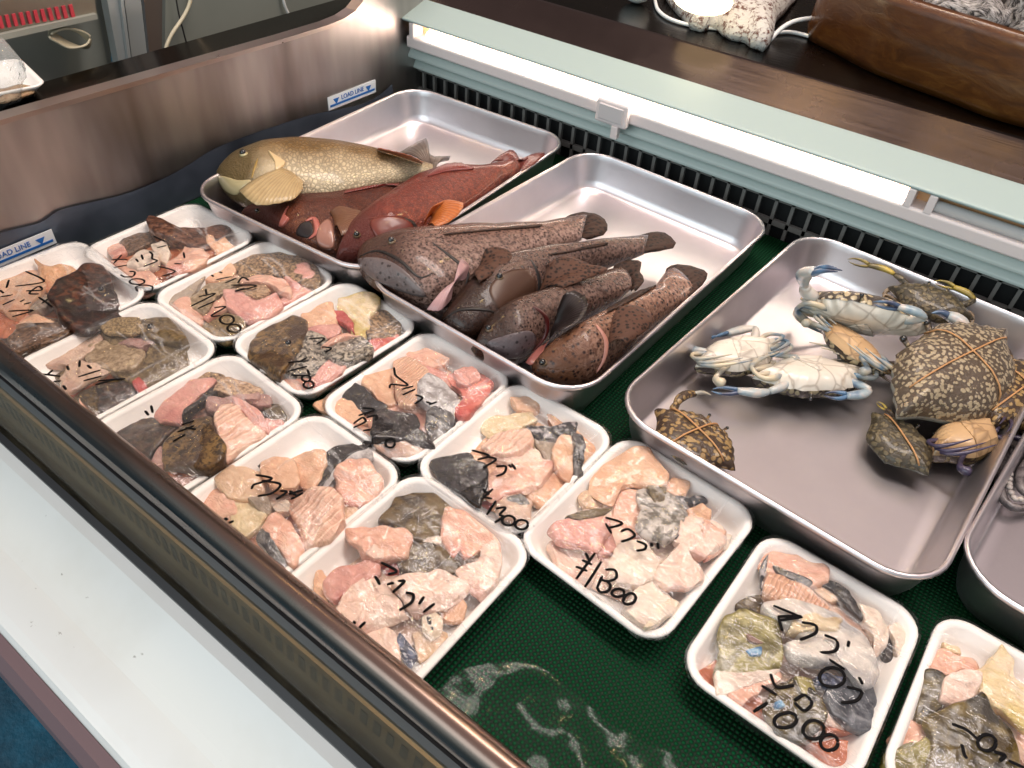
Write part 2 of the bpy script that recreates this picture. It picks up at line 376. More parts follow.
# front: perforated plate, glass, rail, bumper
FB = MB(); FB.box((X0, .1855, -.108), (X1, .189, .012)); 
PLATE = steel('air_return_steel', S(150,138,116), .55, (.3, 1, 1), .3, c2=S(104,92,74))
FB.build('air_return_plate', PLATE, case, smooth=False)
b = MB()
x = X0 + .03
while x < X1 - .05:
    for z0 in (-.034,):
        b.add([(x, .1845, z0), (x + .009, .1845, z0), (x + .014, .1845, z0 + .032), (x + .005, .1845, z0 + .032), (x, .185, z0), (x + .009, .185, z0), (x + .014, .185, z0 + .032), (x + .005, .185, z0 + .032)], [(0, 1, 2, 3), (4, 7, 6, 5), (0, 4, 5, 1), (1, 5, 6, 2), (2, 6, 7, 3), (3, 7, 4, 0)])
    x += .017
tag(b.build('air_slots', DARK, case, smooth=False), kind='stuff')
a = NM('front_glass'); gl = a.n('BsdfGlossy'); a.set(gl, 'Roughness', .06); tr = a.n('BsdfTransparent'); a.set(tr, 'Color', S(226,218,200)); fr = a.fres(.03); df = a.n('BsdfDiffuse'); a.set(df, 'Color', S(140,124,100))
nz = a.noise(12, 4, .65, co=a.co((1, 1, 3))); dirt = a.math('MULTIPLY', a.ramp(nz, [(.4, 0.0), (.75, 1.0)]), .16)
m1 = a.n('MixShader'); a.L.new(dirt, m1.inputs[0]); a.L.new(tr.outputs[0], m1.inputs[1]); a.L.new(df.outputs[0], m1.inputs[2])
m2 = a.n('MixShader'); a.L.new(a.math('MULTIPLY', fr, .2), m2.inputs[0]); a.L.new(m1.outputs[0], m2.inputs[1]); a.L.new(gl.outputs[0], m2.inputs[2]); a.L.new(m2.outputs[0], a.out.inputs[0]); GLASS = a.m
MB().box((X0, .176, -.1), (X1, .182, .11)).build('front_glass', GLASS, case, smooth=False)
b = MB(); n = 14
pr = [(.184 + .0135 * math.cos(2 * math.pi * k / n), .122 + .0185 * math.sin(2 * math.pi * k / n)) for k in range(n)]
b.prism(pr, X0, X1); b.build('front_rail', RAILSTEEL, case)
MB().box((X0, .1705, .086), (X1, .1875, .108)).build('rail_channel', simple('black_gasket', S(26,27,30), .4), case, smooth=False)
MB().prism([(.168, -.104), (.176, -.1), (.186, -.104), (.186, -.114), (.168, -.114)], X0, X1).build('glass_gasket', simple('black_gasket', S(26,27,30), .4), case, smooth=False)
a = NM('white_enamel'); sp = a.ramp(a.noise(55, 3, .7), [(.70, 0.0), (.74, 1.0)]); sp2 = a.ramp(a.noise(9, 4, .6), [(.5, 0.0), (.8, 1.0)])
col = a.mix(a.math('MULTIPLY', sp2, .25), S(232,230,224), S(208,202,188)); col = a.mix(a.math('MULTIPLY', sp, .6), col, S(120,104,84)); ENAMEL = a.pbr(col, .3, coat=.3)
b = MB(); pr = [(.2, -.115), (.168, -.11), (.155, -.115), (.108, -.152), (.1, -.158), (.088, -.166), (.045, -.187), (.034, -.194), (.028, -.204), (.028, -.3), (.2, -.3)]
b.prism(pr, X0 - .1, X1); b.build('bumper_ledge', ENAMEL, case, smooth=False, bevel=.004)
MB().prism([(.028, -.204), (.014, -.208), (.003, -.222), (0, -.24), (0, -.3), (.028, -.3)], X0 - .1, X1).build('bumper_strip', simple('maroon_grey_rubber', S(108,86,88), .4), case, smooth=False)
MB().box((X0 - .1, .03, -.78), (X1, 1.9, -.3)).build('case_body', simple('case_body_paint', S(150,160,166), .5), case, smooth=False)
MB().box((X0 - .018, .2, -.3), (X1, 1.29, -.012)).build('case_well', simple('well_brown', S(112,106,92), .6), case, smooth=False)
# back: grille, louvres, lamp, canopy, counter
MB().box((X0, 1.262, -.012), (X1, 1.29, .2)).build('back_panel', DARK, case, smooth=False)
b = MB(); x = X0 + .012
while x < X1: b.box((x, 1.244, -.01), (x + .006, 1.25, .07)); x += .0305
b.box((X0, 1.244, .02), (X1, 1.252, .03)); b.box((X0, 1.244, .066), (X1, 1.252, .072)); b.build('back_grille', GRILLE, case, smooth=False)
MB().prism([(1.243, .101), (1.2285, .0815), (1.2285, .0765), (1.262, .072), (1.262, .101)], X0, X1).build('lower_louvre', LOUVRE, case, smooth=False, bevel=.0015)
MB().prism([(1.232, .133), (1.213, .1085), (1.213, .103), (1.262, .0995), (1.262, .133)], X0, X1).build('upper_louvre', LOUVRE, case, smooth=False, bevel=.0015)
MB().prism([(1.2, .15), (1.2, .131), (1.2035, .128), (1.262, .128), (1.262, .153), (1.203, .153)], X0 + .01, X1).build('lamp_housing', simple('warm_white_plastic', S(236,222,218), .35), case, smooth=False, bevel=.002)
def lamp(name, x0, x1, on):
    a = simple('lit_tube', (1, .9, .82), .3, emit=(1, .86, .76), estr=17) if on else simple('unlit_tube', S(206,204,202), .3)
    n = 14; pr = [(1.214 + .009 * math.cos(2 * math.pi * k / n), .161 + .009 * math.sin(2 * math.pi * k / n)) for k in range(n)]
    return MB().prism(pr, x0, x1).build(name, a, case)
lamp('lamp_tube', X0 + .06, -.118, True); lamp('lamp_tube', -.075, X1 - .05, False)
for xx in (X0 + .018, -.118, -.087, X1 - .05): MB().box((xx, 1.2, .15), (xx + .012, 1.232, .18)).build('lamp_holder', simple('warm_white_plastic', S(236,222,218), .35), case, smooth=False, bevel=.002)
MB().prism([(1.236, .15), (1.24, .15), (1.226, .19), (1.222, .186)], X0, X1).build('lamp_reflector', simple('cream_reflector', S(240,186,136), .3), case, smooth=False)
MB().prism([(1.2, .1845), (1.2, .181), (1.204, .179), (1.272, .197), (1.276, .204), (1.272, .2065), (1.204, .1865)], X0 - .02, X1).build('canopy', simple('canopy_paint', S(158,174,170), .4), case, smooth=False, bevel=.0015)
# latch on the lamp
cl = at((613, 113), 1.196, 1)
lt = MB().box((cl.x - .032, 1.186, .122), (cl.x + .034, 1.2005, .166)).build('lamp_clip', simple('warm_white_plastic', S(236,222,218), .35), case, smooth=False, bevel=.004)
MB().box((cl.x - .024, 1.1835, .13), (cl.x + .026, 1.1865, .158)).build('clip_plate', simple('clip_plate_white', S(214,206,204), .35), lt, smooth=False, bevel=.003)
MB().box((cl.x + .006, 1.184, .1), (cl.x + .02, 1.198, .124)).build('clip_tab', simple('warm_white_plastic', S(236,222,218), .35), lt, smooth=False, bevel=.002)
MB().prism([(1.2735, .2005), (1.348, .2395), (1.353, .241), (1.9, .241), (1.9, .2), (1.2735, .19)], X0 - .02, X1).build('steel_counter', LEDGESTEEL, case, smooth=False)
# ------------------------------------------------------------------ green mat
a = NM('green_mat'); co = a.co()
w1 = a.n('TexWave'); a.L.new(co, w1.inputs['Vector']); w1.inputs['Scale'].default_value = 62; w1.bands_direction = 'X'
w2 = a.n('TexWave'); a.L.new(co, w2.inputs['Vector']); w2.inputs['Scale'].default_value = 62; w2.bands_direction = 'Y'
h = a.math('MULTIPLY', w1.outputs['Fac'], w2.outputs['Fac']); nz = a.noise(5, 3)
col = a.mix(a.ramp(h, [(.1, 0.0), (.6, 1.0)]), S(0,26,12), S(2,78,44)); col = a.mix(a.ramp(nz, [(.35, 0.0), (.7, .6)]), col, S(2,48,22))
MAT = a.pbr(col, .55, bump=a.bump(h, .6, .003), spec=.15)
tag(MB().box((X0 + .008, .2, -.011), (X1, 1.243, -.0006)).build('green_mat', MAT, smooth=False), 'dark green woven mat lining the bottom of the display case', 'mat')
# ------------------------------------------------------------------ clear plastic sheet on the mat
def plastic(name, sc=20, hz=.03, fz=1):
    a = NM(name); n1 = a.noise(sc, 3, .6, dist=1.5); bb = a.bump(n1, .6, .02)
    tr = a.n('BsdfTransparent'); gl = a.n('BsdfGlossy'); a.set(gl, 'Roughness', .12); a.L.new(bb, gl.inputs['Normal']); fr = a.fres(.04, bb)
    df = a.n('BsdfDiffuse'); a.set(df, 'Color', (.8, .82, .8)); m1 = a.n('MixShader'); m1.inputs[0].default_value = hz; a.L.new(tr.outputs[0], m1.inputs[1]); a.L.new(df.outputs[0], m1.inputs[2])
    m2 = a.n('MixShader'); a.L.new(a.math('MULTIPLY', fr, fz), m2.inputs[0]); a.L.new(m1.outputs[0], m2.inputs[1]); a.L.new(gl.outputs[0], m2.inputs[2]); a.L.new(m2.outputs[0], a.out.inputs[0]); return a.m
PL = plastic('clear_plastic', 3, 0, .25)
c = [at(p, .001) for p in [(425, 690), (520, 660), (570, 690), (620, 730), (720, 768), (700, 830), (600, 830), (470, 768)]]
P = catmull(c, 40); cc = sum(P, Vector()) / 40; V = []; F = []
for k in range(9):
    for p in P:
        q = cc + (p - cc) * (1 - k / 9); nn = noise.noise(q * 24); V.append((q.x, q.y, max(.0008, .002 + .012 * (nn + .25) * min(1, k * .6))))
for k in range(8):
    for i in range(40): F.append((k * 40 + i, k * 40 + (i + 1) % 40, k * 40 + 40 + (i + 1) % 40, k * 40 + 40 + i))
F.append(tuple(range(320, 360)))
tag(mesh('plastic_sheet', V, F, PL), 'crumpled clear plastic sheet lying on the green mat by the front rail', 'plastic sheet')
# ------------------------------------------------------------------ metal trays
def alu(name, tint, rough):
    a = NM(name); n1 = a.noise(7, 4, .6); n2 = a.noise(260, 2, .6); n3 = a.ramp(a.noise(60, 2, .5), [(.72, 0.0), (.75, 1.0)])
    col = a.mix(a.ramp(n1, [(.3, 0.0), (.7, 1.0)]), tint, tuple(v * .86 for v in tint)); r = a.math('ADD', a.math('MULTIPLY', n1, .2), rough - .1)
    return a.pbr(col, r, 1, bump=a.bump(n2, .05, .001))
ALU = alu('satin_aluminium', S(226,219,221), .36)
MT = {'M1': (-.8918, .8953, .397, .585, .0522), 'M2': (-.4865, .8912, .389, .586, -.0342), 'M3': (-.0581, .8889, .3957, .5803, -.0643), 'M4': (.341, .904, .385, .57, -.1)}
ML = {'M1': 'deep aluminium tray holding the parrotfish and the two red fish, next to the end wall', 'M2': 'deep aluminium tray holding four spotted groupers in the middle of the case',
      'M3': 'deep aluminium tray half filled with blue swimming crabs', 'M4': 'deep aluminium tray of octopus cut off by the edge of the picture'}
for k, T in MT.items():
    V, F = dish(T[2], T[3], .062, [(.024, 0), (.019, .002), (.013, .02), (.0075, .052), (.005, .06), (.0015, .0605), (0, .063), (.0008, .0662), (.003, .0675), (.0055, .0668), (.0068, .064), (.0085, .055), (.0155, .02), (.0205, .006), (.024, .0035), (.03, .0025)], T[0], T[1], T[4], nc=9)
    o = mesh('metal_tray', V, F, ALU, origin=(T[0], T[1], 0)); tag(o, ML[k], 'metal tray', 'aluminium trays at the back')
# ------------------------------------------------------------------ foam trays, their film, writing and fish pieces
FOAM = simple('white_foam', S(250,246,240), .5)
INK = simple('black_marker', S(12,11,12), .6, spec=.1)
def film_mat():
    a = NM('cling_film'); n1 = a.noise(90, 3, .6, dist=1.2)
    st = a.noise(30, 2, .5, co=a.co((1, 6, 1)), dist=.5)
    b = a.bump(a.math('ADD', n1, a.math('MULTIPLY', st, .8)), .35, .004)
    tr = a.n('BsdfTransparent'); gl = a.n('BsdfGlossy'); a.set(gl, 'Roughness', .1); a.set(gl, 'Color', (1, 1, 1)); a.L.new(b, gl.inputs['Normal'])
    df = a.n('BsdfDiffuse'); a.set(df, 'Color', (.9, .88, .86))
    fr = a.fres(.035, b)
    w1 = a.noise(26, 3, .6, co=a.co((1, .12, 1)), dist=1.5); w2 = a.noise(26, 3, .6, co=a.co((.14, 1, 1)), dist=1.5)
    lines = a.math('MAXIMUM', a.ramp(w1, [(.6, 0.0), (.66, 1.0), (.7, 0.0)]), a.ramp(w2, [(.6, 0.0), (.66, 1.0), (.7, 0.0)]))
    m1 = a.n('MixShader'); a.L.new(a.math('ADD', a.math('MULTIPLY', lines, .2), .02), m1.inputs[0]); a.L.new(tr.outputs[0], m1.inputs[1]); a.L.new(df.outputs[0], m1.inputs[2])  # wrinkle sheen streaks and faint haze painted in as white diffuse colour
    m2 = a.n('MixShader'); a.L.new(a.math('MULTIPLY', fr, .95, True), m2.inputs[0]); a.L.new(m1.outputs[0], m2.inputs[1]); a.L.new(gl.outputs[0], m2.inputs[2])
    a.L.new(m2.outputs[0], a.out.inputs[0]); return a.m
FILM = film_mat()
FT = {}  # name: (cx, cy, w, d, yaw)
for nm, cx, back, w, d, yaw in (('F1',-1.0047,.614,.172,.207,.0),('F2',-1.023,.4224,.212,.213,-.06),('F3',-.827,.6212,.168,.214,-.0208),('F4',-.8257,.4075,.172,.203,-.0412),
    ('F5',-.66,.6212,.1637,.212,-.0595),('F6',-.6537,.4062,.168,.203,-.0632),('F7',-.4867,.6155,.1609,.208,-.0227),('F8',-.486,.4036,.163,.2,-.0388),
    ('F9',-.328,.6126,.16,.206,-.0162),('F10',-.3165,.4126,.178,.212,-.0133),('F11',-.1574,.6167,.186,.2197,-.067),('F12',.0387,.5959,.173,.2132,-.0233),('F13',.224,.6173,.178,.213,-.0187)):
    FT[nm] = (cx, back - d / 2, w, d, yaw)
TL = {'F1': 'foam tray of reddish fish pieces beside the end wall, brown fish tail on top',
 'F2': 'foam tray holding a big dark red fish head, hard against the end wall',
 'F3': 'foam tray with a thick fish steak showing its pink cut face and an arched rim',
 'F4': 'foam tray with an olive fish head and pale speckled skin behind the front rail',
 'F5': 'foam tray of grey speckled steaks with a brown fish head at one end',
 'F6': 'foam tray with a mottled dark head and glossy pink steak behind the front rail',
 'F7': 'foam tray with a black skinned block and a bright red piece, below the groupers',
 'F8': 'foam tray of peach coloured flesh and one curved black skin behind the front rail',
 'F9': 'foam tray of pink flesh with a square of black skin and black edged pieces',
 'F10': 'foam tray of translucent pink flesh and dark olive skin, last along the front rail',
 'F11': 'foam tray of pale fish flesh standing alone on the mat, in front of the crabs',
 'F12': 'foam tray of whitish and green fish pieces with a bright blue patch',
 'F13': 'foam tray of dark wet olive fish pieces cut off by the picture edge'}
TS = {'F1': 'tail topped tray', 'F2': 'dark red head tray', 'F3': 'thick steak tray', 'F4': 'olive head tray', 'F5': 'speckled steak tray', 'F6': 'mottled head tray',
 'F7': 'black block tray', 'F8': 'peach flesh tray', 'F9': 'black square tray', 'F10': 'tray at the rail end', 'F11': 'tray alone on the mat', 'F12': 'blue patch tray', 'F13': 'wet olive tray'}
X = {'F1': Z(90,200,.15625), 'F2': Z(0,240,.15625), 'F3': Z(160,235,.15625), 'F4': Z(30,305,.15625), 'F5': Z(240,285,.15625), 'F6': Z(110,365,.17578), 'F7': Z(310,340,.1953),
 'F8': Z(190,430,.2057), 'F9': Z(410,390,.1953), 'F10': Z(300,480,.1953), 'F10b': Z(320,560,.15625), 'F11': Z(540,440,.1953), 'F11b': Z(560,520,.15625), 'F12': Z(700,540,.1953), 'F12b': Z(680,620,.19336), 'F13': Z(864,630,.17978)}
# kind, level (0 low .. 4 high), outline; a leading part name makes it a part of the piece before it
D = {}
D['F1'] = [('orange',0,[(420,300),(620,270),(830,330),(720,420),(560,510),(470,555),(300,510),(400,420)]),
 ('bspeck',1,[(190,230),(380,215),(420,260),(330,310),(230,350),(190,290)]),('cut_edge','pink',1,[(105,270),(180,245),(215,290),(230,350),(150,370),(115,320)]),
 ('pink',1,[(130,370),(245,390),(260,440),(330,460),(250,510),(190,480)]),('pink',1,[(250,510),(380,480),(460,545),(340,605)]),
 ('white',2,[(270,340),(330,310),(400,320),(440,370),(430,420),(330,460),(260,440),(245,390)]),('white',2,[(400,300),(480,280),(510,340),(480,390),(430,360)]),
 ('pink',3,[(640,260),(700,290),(735,350),(725,410),(600,470),(500,440),(500,400),(580,350)]),('peach',2,[(750,260),(830,240),(920,280),(935,310),(840,360),(790,330)]),
 ('N:tail_chunk','brown',4,[(400,135),(470,170),(560,190),(700,170),(855,140),(860,180),(760,270),(700,290),(560,270),(430,240),(400,190)])]
D['F2'] = [('ored',0,[(0,440),(60,460),(130,560),(60,650),(-30,640)]),('peach',1,[(10,230),(180,185),(250,200),(290,300),(210,420),(120,510),(0,430)]),
 ('pink',1,[(120,480),(200,470),(250,500),(150,560)]),('orangep',2,[(250,150),(310,185),(440,180),(500,230),(420,300),(330,330),(270,270)]),
 ('grey',2,[(190,470),(240,380),(330,320),(350,390),(300,450)]),
 ('dark',0,[(-20,650),(110,640),(130,740),(60,700)]),('bspeck',3,[(60,630),(150,540),(250,490),(420,520),(465,550),(440,600),(200,700),(110,730)]),('cut_edge','peach',3.4,[(130,560),(240,490),(460,535),(440,550),(250,520)]),
 ('N:head_chunk','dred',4.6,[(340,400),(380,300),(480,240),(560,170),(640,165),(690,220),(715,320),(750,455),(650,520),(560,570),(470,560),(400,500)]),('eye',(650,325),.0055)]
D['F3'] = [('tan',2,[(440,180),(560,120),(800,105),(900,150),(990,230),(1010,290),(960,350),(830,300),(700,260),(560,250),(500,220)]),
 ('grey',1,[(55,420),(110,350),(200,290),(280,280),(240,340),(200,410),(90,450)]),('peach',1,[(230,270),(400,180),(440,180),(480,230),(420,280),(290,290)]),
 ('pale',2,[(210,400),(300,310),(480,270),(540,300),(440,360),(380,400),(300,500),(230,470)]),('rose',3,[(800,270),(850,210),(930,195),(990,250),(980,320),(930,360),(850,350)]),
 ('rose',2,[(830,360),(960,340),(900,400),(780,460),(770,420)]),('pink',2,[(90,460),(180,410),(240,450),(280,530),(260,560),(160,520)]),('pwhite',1,[(170,550),(280,555),(275,585),(180,575)]),
 ('yel',2,[(290,540),(400,500),(500,540),(540,600),(430,680),(290,620)]),('pink',3,[(430,360),(440,460),(320,530),(280,510),(380,410)]),
 ('rose',4,[(430,370),(540,380),(640,440),(740,370),(770,460),(700,510),(560,540),(450,470)]),('skin','tanl',4.3,[(450,350),(610,310),(700,350),(640,430),(540,395),(450,365)]),
 ('pink',4,[(510,260),(640,255),(760,290),(830,330),(820,390),(740,350),(640,310),(530,300)])]
D['F4'] = [('pgrey',0,[(60,330),(180,280),(300,270),(400,200),(470,230),(380,320),(220,390),(100,370)]),('olive',1,[(480,180),(640,180),(900,230),(960,330),(700,330),(520,260)]),
 ('pale',2,[(380,240),(480,220),(640,260),(720,320),(700,400),(560,440),(430,400),(360,330)]),('olive',2,[(560,420),(700,400),(760,300),(900,250),(1000,320),(990,400),(850,490),(720,490),(620,470)]),
 ('ored',1,[(250,550),(440,470),(500,430),(480,400),(560,440),(420,500),(300,560)]),('pink',1,[(330,620),(420,660),(400,740),(330,690)]),
 ('dark',1,[(450,530),(600,500),(680,480),(770,540),(560,680),(430,690),(440,600)]),('red',2,[(660,500),(700,475),(750,530),(700,570)]),('oldk',2,[(310,560),(400,520),(440,540),(430,690),(330,620)]),
 ('pgrey',3,[(200,470),(300,370),(460,390),(500,420),(380,470),(250,550),(210,510)]),('purple',3,[(590,220),(700,200),(930,230),(780,260),(700,290),(640,260)]),
 ('N:head_chunk','olive',4,[(700,80),(800,60),(880,80),(960,170),(1000,230),(960,270),(900,255),(760,220),(690,160)]),('eye',(775,150),.006),('jaw','yel',3.6,[(450,140),(520,95),(620,90),(700,100),(720,160),(640,190),(540,180),(480,170)])]
D['F5'] = [('grey',0,[(620,230),(680,250),(730,330),(650,320)]),('dark',0,[(760,330),(830,360),(860,440),(760,480)]),
 ('peach',2,[(400,200),(580,150),(625,250),(640,300),(560,330),(420,290)]),('cut_face','rose',2.6,[(410,290),(440,265),(615,255),(635,300),(560,335),(450,310)]),
 ('tan',2,[(850,210),(910,160),(1000,180),(1024,260),(1000,310),(900,350),(820,340),(830,260)]),('cut_face','redpink',2,[(830,370),(920,340),(1010,310),(1000,350),(870,430)]),
 ('yellowc',3,[(640,80),(740,60),(860,80),(890,140),(840,200),(800,330),(720,330),(720,240),(640,150)]),('red',3,[(590,165),(660,170),(720,240),(730,320),(680,260),(610,210)]),
 ('gspk',3,[(350,480),(440,310),(540,340),(550,440),(540,520),(440,580),(310,560)]),('cut_face','pink',2,[(270,610),(310,560),(430,590),(420,660),(370,690)]),
 ('gspk',4,[(520,400),(600,360),(760,330),(810,370),(850,440),(760,480),(640,510),(560,450)]),('cut_face','pink',4,[(515,390),(580,340),(760,335),(600,380),(540,410)]),
 ('rose',3,[(450,600),(500,540),(590,485),(670,530),(640,580),(520,640),(460,630)]),
 ('N:head_chunk','olmix',4,[(60,420),(120,300),(230,240),(330,190),(410,220),(420,300),(380,400),(330,490),(260,590),(170,530),(80,460)]),('eye',(310,380),.0055)]
D['F6'] = [('dark',0,[(30,350),(200,290),(330,330),(370,360),(300,440),(240,530),(150,480),(80,410)]),('brown',0,[(440,330),(560,250),(640,300),(660,520),(560,600),(420,560)]),('tan',1,[(440,60),(500,40),(640,60),(600,130),(520,100),(450,90)]),
 ('tanl',2,[(650,90),(760,90),(850,130),(840,165),(700,170),(600,170),(620,130)]),('oldk',1,[(880,240),(960,230),(1010,300),(980,320),(900,290)]),('purple',2,[(840,160),(920,200),(900,240),(800,220)]),
 ('rose',2,[(260,270),(330,190),(450,100),(600,95),(540,170),(430,260),(410,320),(300,310)]),('purple',3,[(560,200),(690,180),(840,160),(830,200),(700,220),(620,270),(560,240)]),
 ('black',3,[(430,270),(520,190),(600,100),(660,90),(600,170),(520,230),(430,300)]),('rose',2,[(890,300),(960,310),(985,350),(930,380),(880,360)]),
 ('ored',1,[(310,590),(420,570),(550,590),(500,640),(380,640)]),('purple',1,[(350,650),(470,625),(520,640),(420,700)]),('purple',2,[(240,550),(290,460),(310,560),(265,580)]),
 ('layer',4,[(600,280),(720,230),(800,300),(890,390),(760,460),(670,540),(640,440)]),('fat_edge','rose',4,[(700,210),(790,230),(880,310),(890,380),(780,300)]),
 ('N:head_chunk','olmix',4.2,[(300,480),(340,400),(420,330),(560,310),(600,400),(650,500),(640,560),(540,610),(430,570),(320,570)])]
D['F7'] = [('pink',0,[(430,330),(540,330),(640,370),(560,400),(460,370)]),('peach',1,[(20,330),(140,270),(260,370),(290,430),(220,440),(120,390)]),('pink',1,[(170,410),(280,440),(345,460),(320,530),(240,490)]),
 ('peach',1,[(260,210),(400,120),(430,200),(430,330),(380,330),(300,260)]),('pink',2,[(500,60),(600,50),(700,100),(690,140),(600,150),(520,100)]),('stripe',3,[(440,100),(500,90),(600,150),(570,230),(540,330),(460,320),(430,200)]),
 ('rose',2,[(600,150),(720,180),(760,250),(680,220),(610,190)]),('redpink',3,[(700,180),(800,150),(860,160),(930,230),(870,330),(800,400),(740,390),(790,300),(740,230)]),('red',2,[(740,370),(860,340),(790,410)]),
 ('rose',4,[(740,160),(830,145),(870,200),(820,240),(760,220)]),('black',2,[(160,285),(230,235),(280,250),(330,310),(390,350),(350,370),(260,360),(220,320)]),
 ('dark',0,[(400,600),(470,580),(520,600),(490,630),(420,620)]),('silver',4,[(560,210),(620,190),(700,230),(760,290),(775,350),(720,380),(640,360),(560,300)]),
 ('N:head_chunk','gdark',3,[(600,390),(640,360),(720,390),(740,440),(640,520),(600,450)]),('eye',(635,445),.005),
 ('black',4,[(350,360),(450,355),(540,370),(560,450),(610,510),(620,540),(480,520),(330,520)]),('cut_face','pgrey',3,[(330,525),(480,520),(610,540),(560,590),(480,600),(380,580)])]
D['F8'] = [('black',0,[(265,160),(330,150),(345,175),(290,185)]),('pgrey',0,[(220,330),(400,280),(560,280),(520,420),(380,470),(260,440)]),('beige',2,[(145,240),(180,200),(260,180),(350,200),(350,290),(280,340),(200,330),(150,280)]),
 ('pink',1,[(30,330),(130,290),(210,350),(220,420),(130,410)]),('cream',2,[(200,350),(300,370),(370,420),(330,470),(260,520),(200,450)]),('grey',3,[(290,340),(380,330),(390,410),(350,400)]),('white',2,[(390,350),(470,340),(490,390),(420,410)]),
 ('peach',3,[(350,150),(420,125),(490,140),(530,250),(500,290),(400,280),(350,200)]),('peach',3,[(490,140),(560,95),(650,110),(650,220),(600,290),(540,270),(510,190)]),
 ('beige',2,[(730,330),(800,350),(820,420),(750,460),(730,400)]),('black',3,[(650,130),(720,70),(820,55),(890,70),(800,120),(720,170),(680,240),(630,290),(640,200)]),('silver_edge','silver',3.2,[(800,115),(890,75),(870,150),(720,190),(670,290),(645,290),(700,200)]),
 ('pink',4,[(710,210),(770,165),(870,170),(930,260),(890,330),(800,350),(720,300)]),('layer',4,[(500,350),(560,290),(640,285),(720,320),(740,450),(680,530),(570,550),(530,440),(500,400)]),
 ('pink',3,[(360,460),(430,400),(500,470),(540,580),(500,660),(440,600),(370,510)]),('skin','gdark',2.6,[(330,540),(370,490),(440,580),(500,640),(480,690),(400,630)]),('rose',1,[(500,580),(550,590),(510,660)])]
D['F9'] = [('peach',0,[(700,130),(860,180),(1000,280),(930,370),(840,500),(720,600),(600,520),(720,380),(800,250)]),('peach',1,[(520,60),(600,35),(660,60),(640,110),(560,110)]),('peach',0,[(340,300),(390,260),(380,340),(330,330)]),
 ('cream',1,[(380,150),(480,120),(600,130),(640,170),(560,200),(440,230),(380,200)]),('grey',1,[(640,250),(750,250),(740,370),(690,370),(660,310)]),('layer',3,[(380,270),(450,220),(600,200),(620,290),(520,330),(420,330)]),
 ('pwhite',2,[(430,330),(620,290),(680,370),(720,390),(600,430),(520,400)]),('red',0,[(380,540),(450,540),(420,600),(370,580)]),('pink',3,[(390,490),(440,420),(560,380),(720,390),(660,480),(540,520),(430,550)]),
 ('bmot',3,[(600,180),(700,190),(840,165),(840,210),(750,250),(690,240),(620,220)]),('peach',3,[(740,300),(780,240),(840,260),(840,400),(810,460),(740,390)]),('skin','black',3.2,[(830,240),(880,260),(900,350),(870,410),(890,430),(830,480),(840,330)]),
 ('black',4,[(110,345),(300,335),(330,380),(380,400),(390,480),(350,590),(270,540),(160,440)]),('pgrey',2,[(450,580),(500,540),(580,530),(620,580),(600,680),(480,650)]),('bone_patch','gdark',2.4,[(500,560),(560,540),(610,580),(560,620),(510,600)])]
D['F10'] = [('red',0,[(400,420),(520,400),(530,480),(430,490)]),('peach',0,[(70,510),(100,450),(140,510),(140,610),(80,580)]),('beige',0,('b',[(600,480),(700,490),(800,480),(760,580),(640,640)])),
 ('oldk',2,[(430,220),(500,100),(600,80),(700,60),(790,110),(740,200),(710,300),(600,310),(500,250)]),('oldk',2,[(520,400),(600,340),(720,340),(800,400),(820,460),(700,480),(540,470)]),('white_edge','white',2,[(580,330),(620,305),(720,300),(720,335),(620,340)]),
 ('pink',4,[(250,250),(380,240),(520,245),(560,290),(530,390),(410,410),(330,370),(270,310)]),('bone_end','pwhite',4.6,[(340,370),(380,330),(440,350),(430,400),(380,410)]),('rose',3,[(120,510),(200,450),(390,415),(400,480),(300,560),(180,610),(140,560)]),
 ('pink',3,[(720,280),(750,160),(850,190),(1000,300),(1010,360),(930,340),(840,380),(800,340),(790,380)]),('pwhite',4,[(810,460),(930,390),(920,350),(1000,340),(1020,420),(1000,520),(920,590),(870,540)]),
 ('peach',1,('b',[(780,300),(900,250),(930,300),(900,380),(850,390),(790,370)])),('pwhite',4,[(490,550),(600,500),(740,475),(830,510),(860,540),(800,600),(700,650),(580,680),(530,620)]),('bluek',1,('b',[(490,540),(520,480),(570,540),(620,600),(580,670),(540,620)])),
 ('pwhite',2,('b',[(260,460),(380,440),(480,460),(500,620),(420,600),(330,510)])),('pwhite',4,[(190,660),(240,580),(340,500),(460,560),(540,680),(440,720),(330,760),(250,740)]),('bone',2.4,('b',[(650,370),(700,330),(780,370),(770,450),(710,490),(660,440)])),('marrow','gdark',2.7,('b',[(680,370),(710,340),(740,380),(720,450),(690,420)]))]
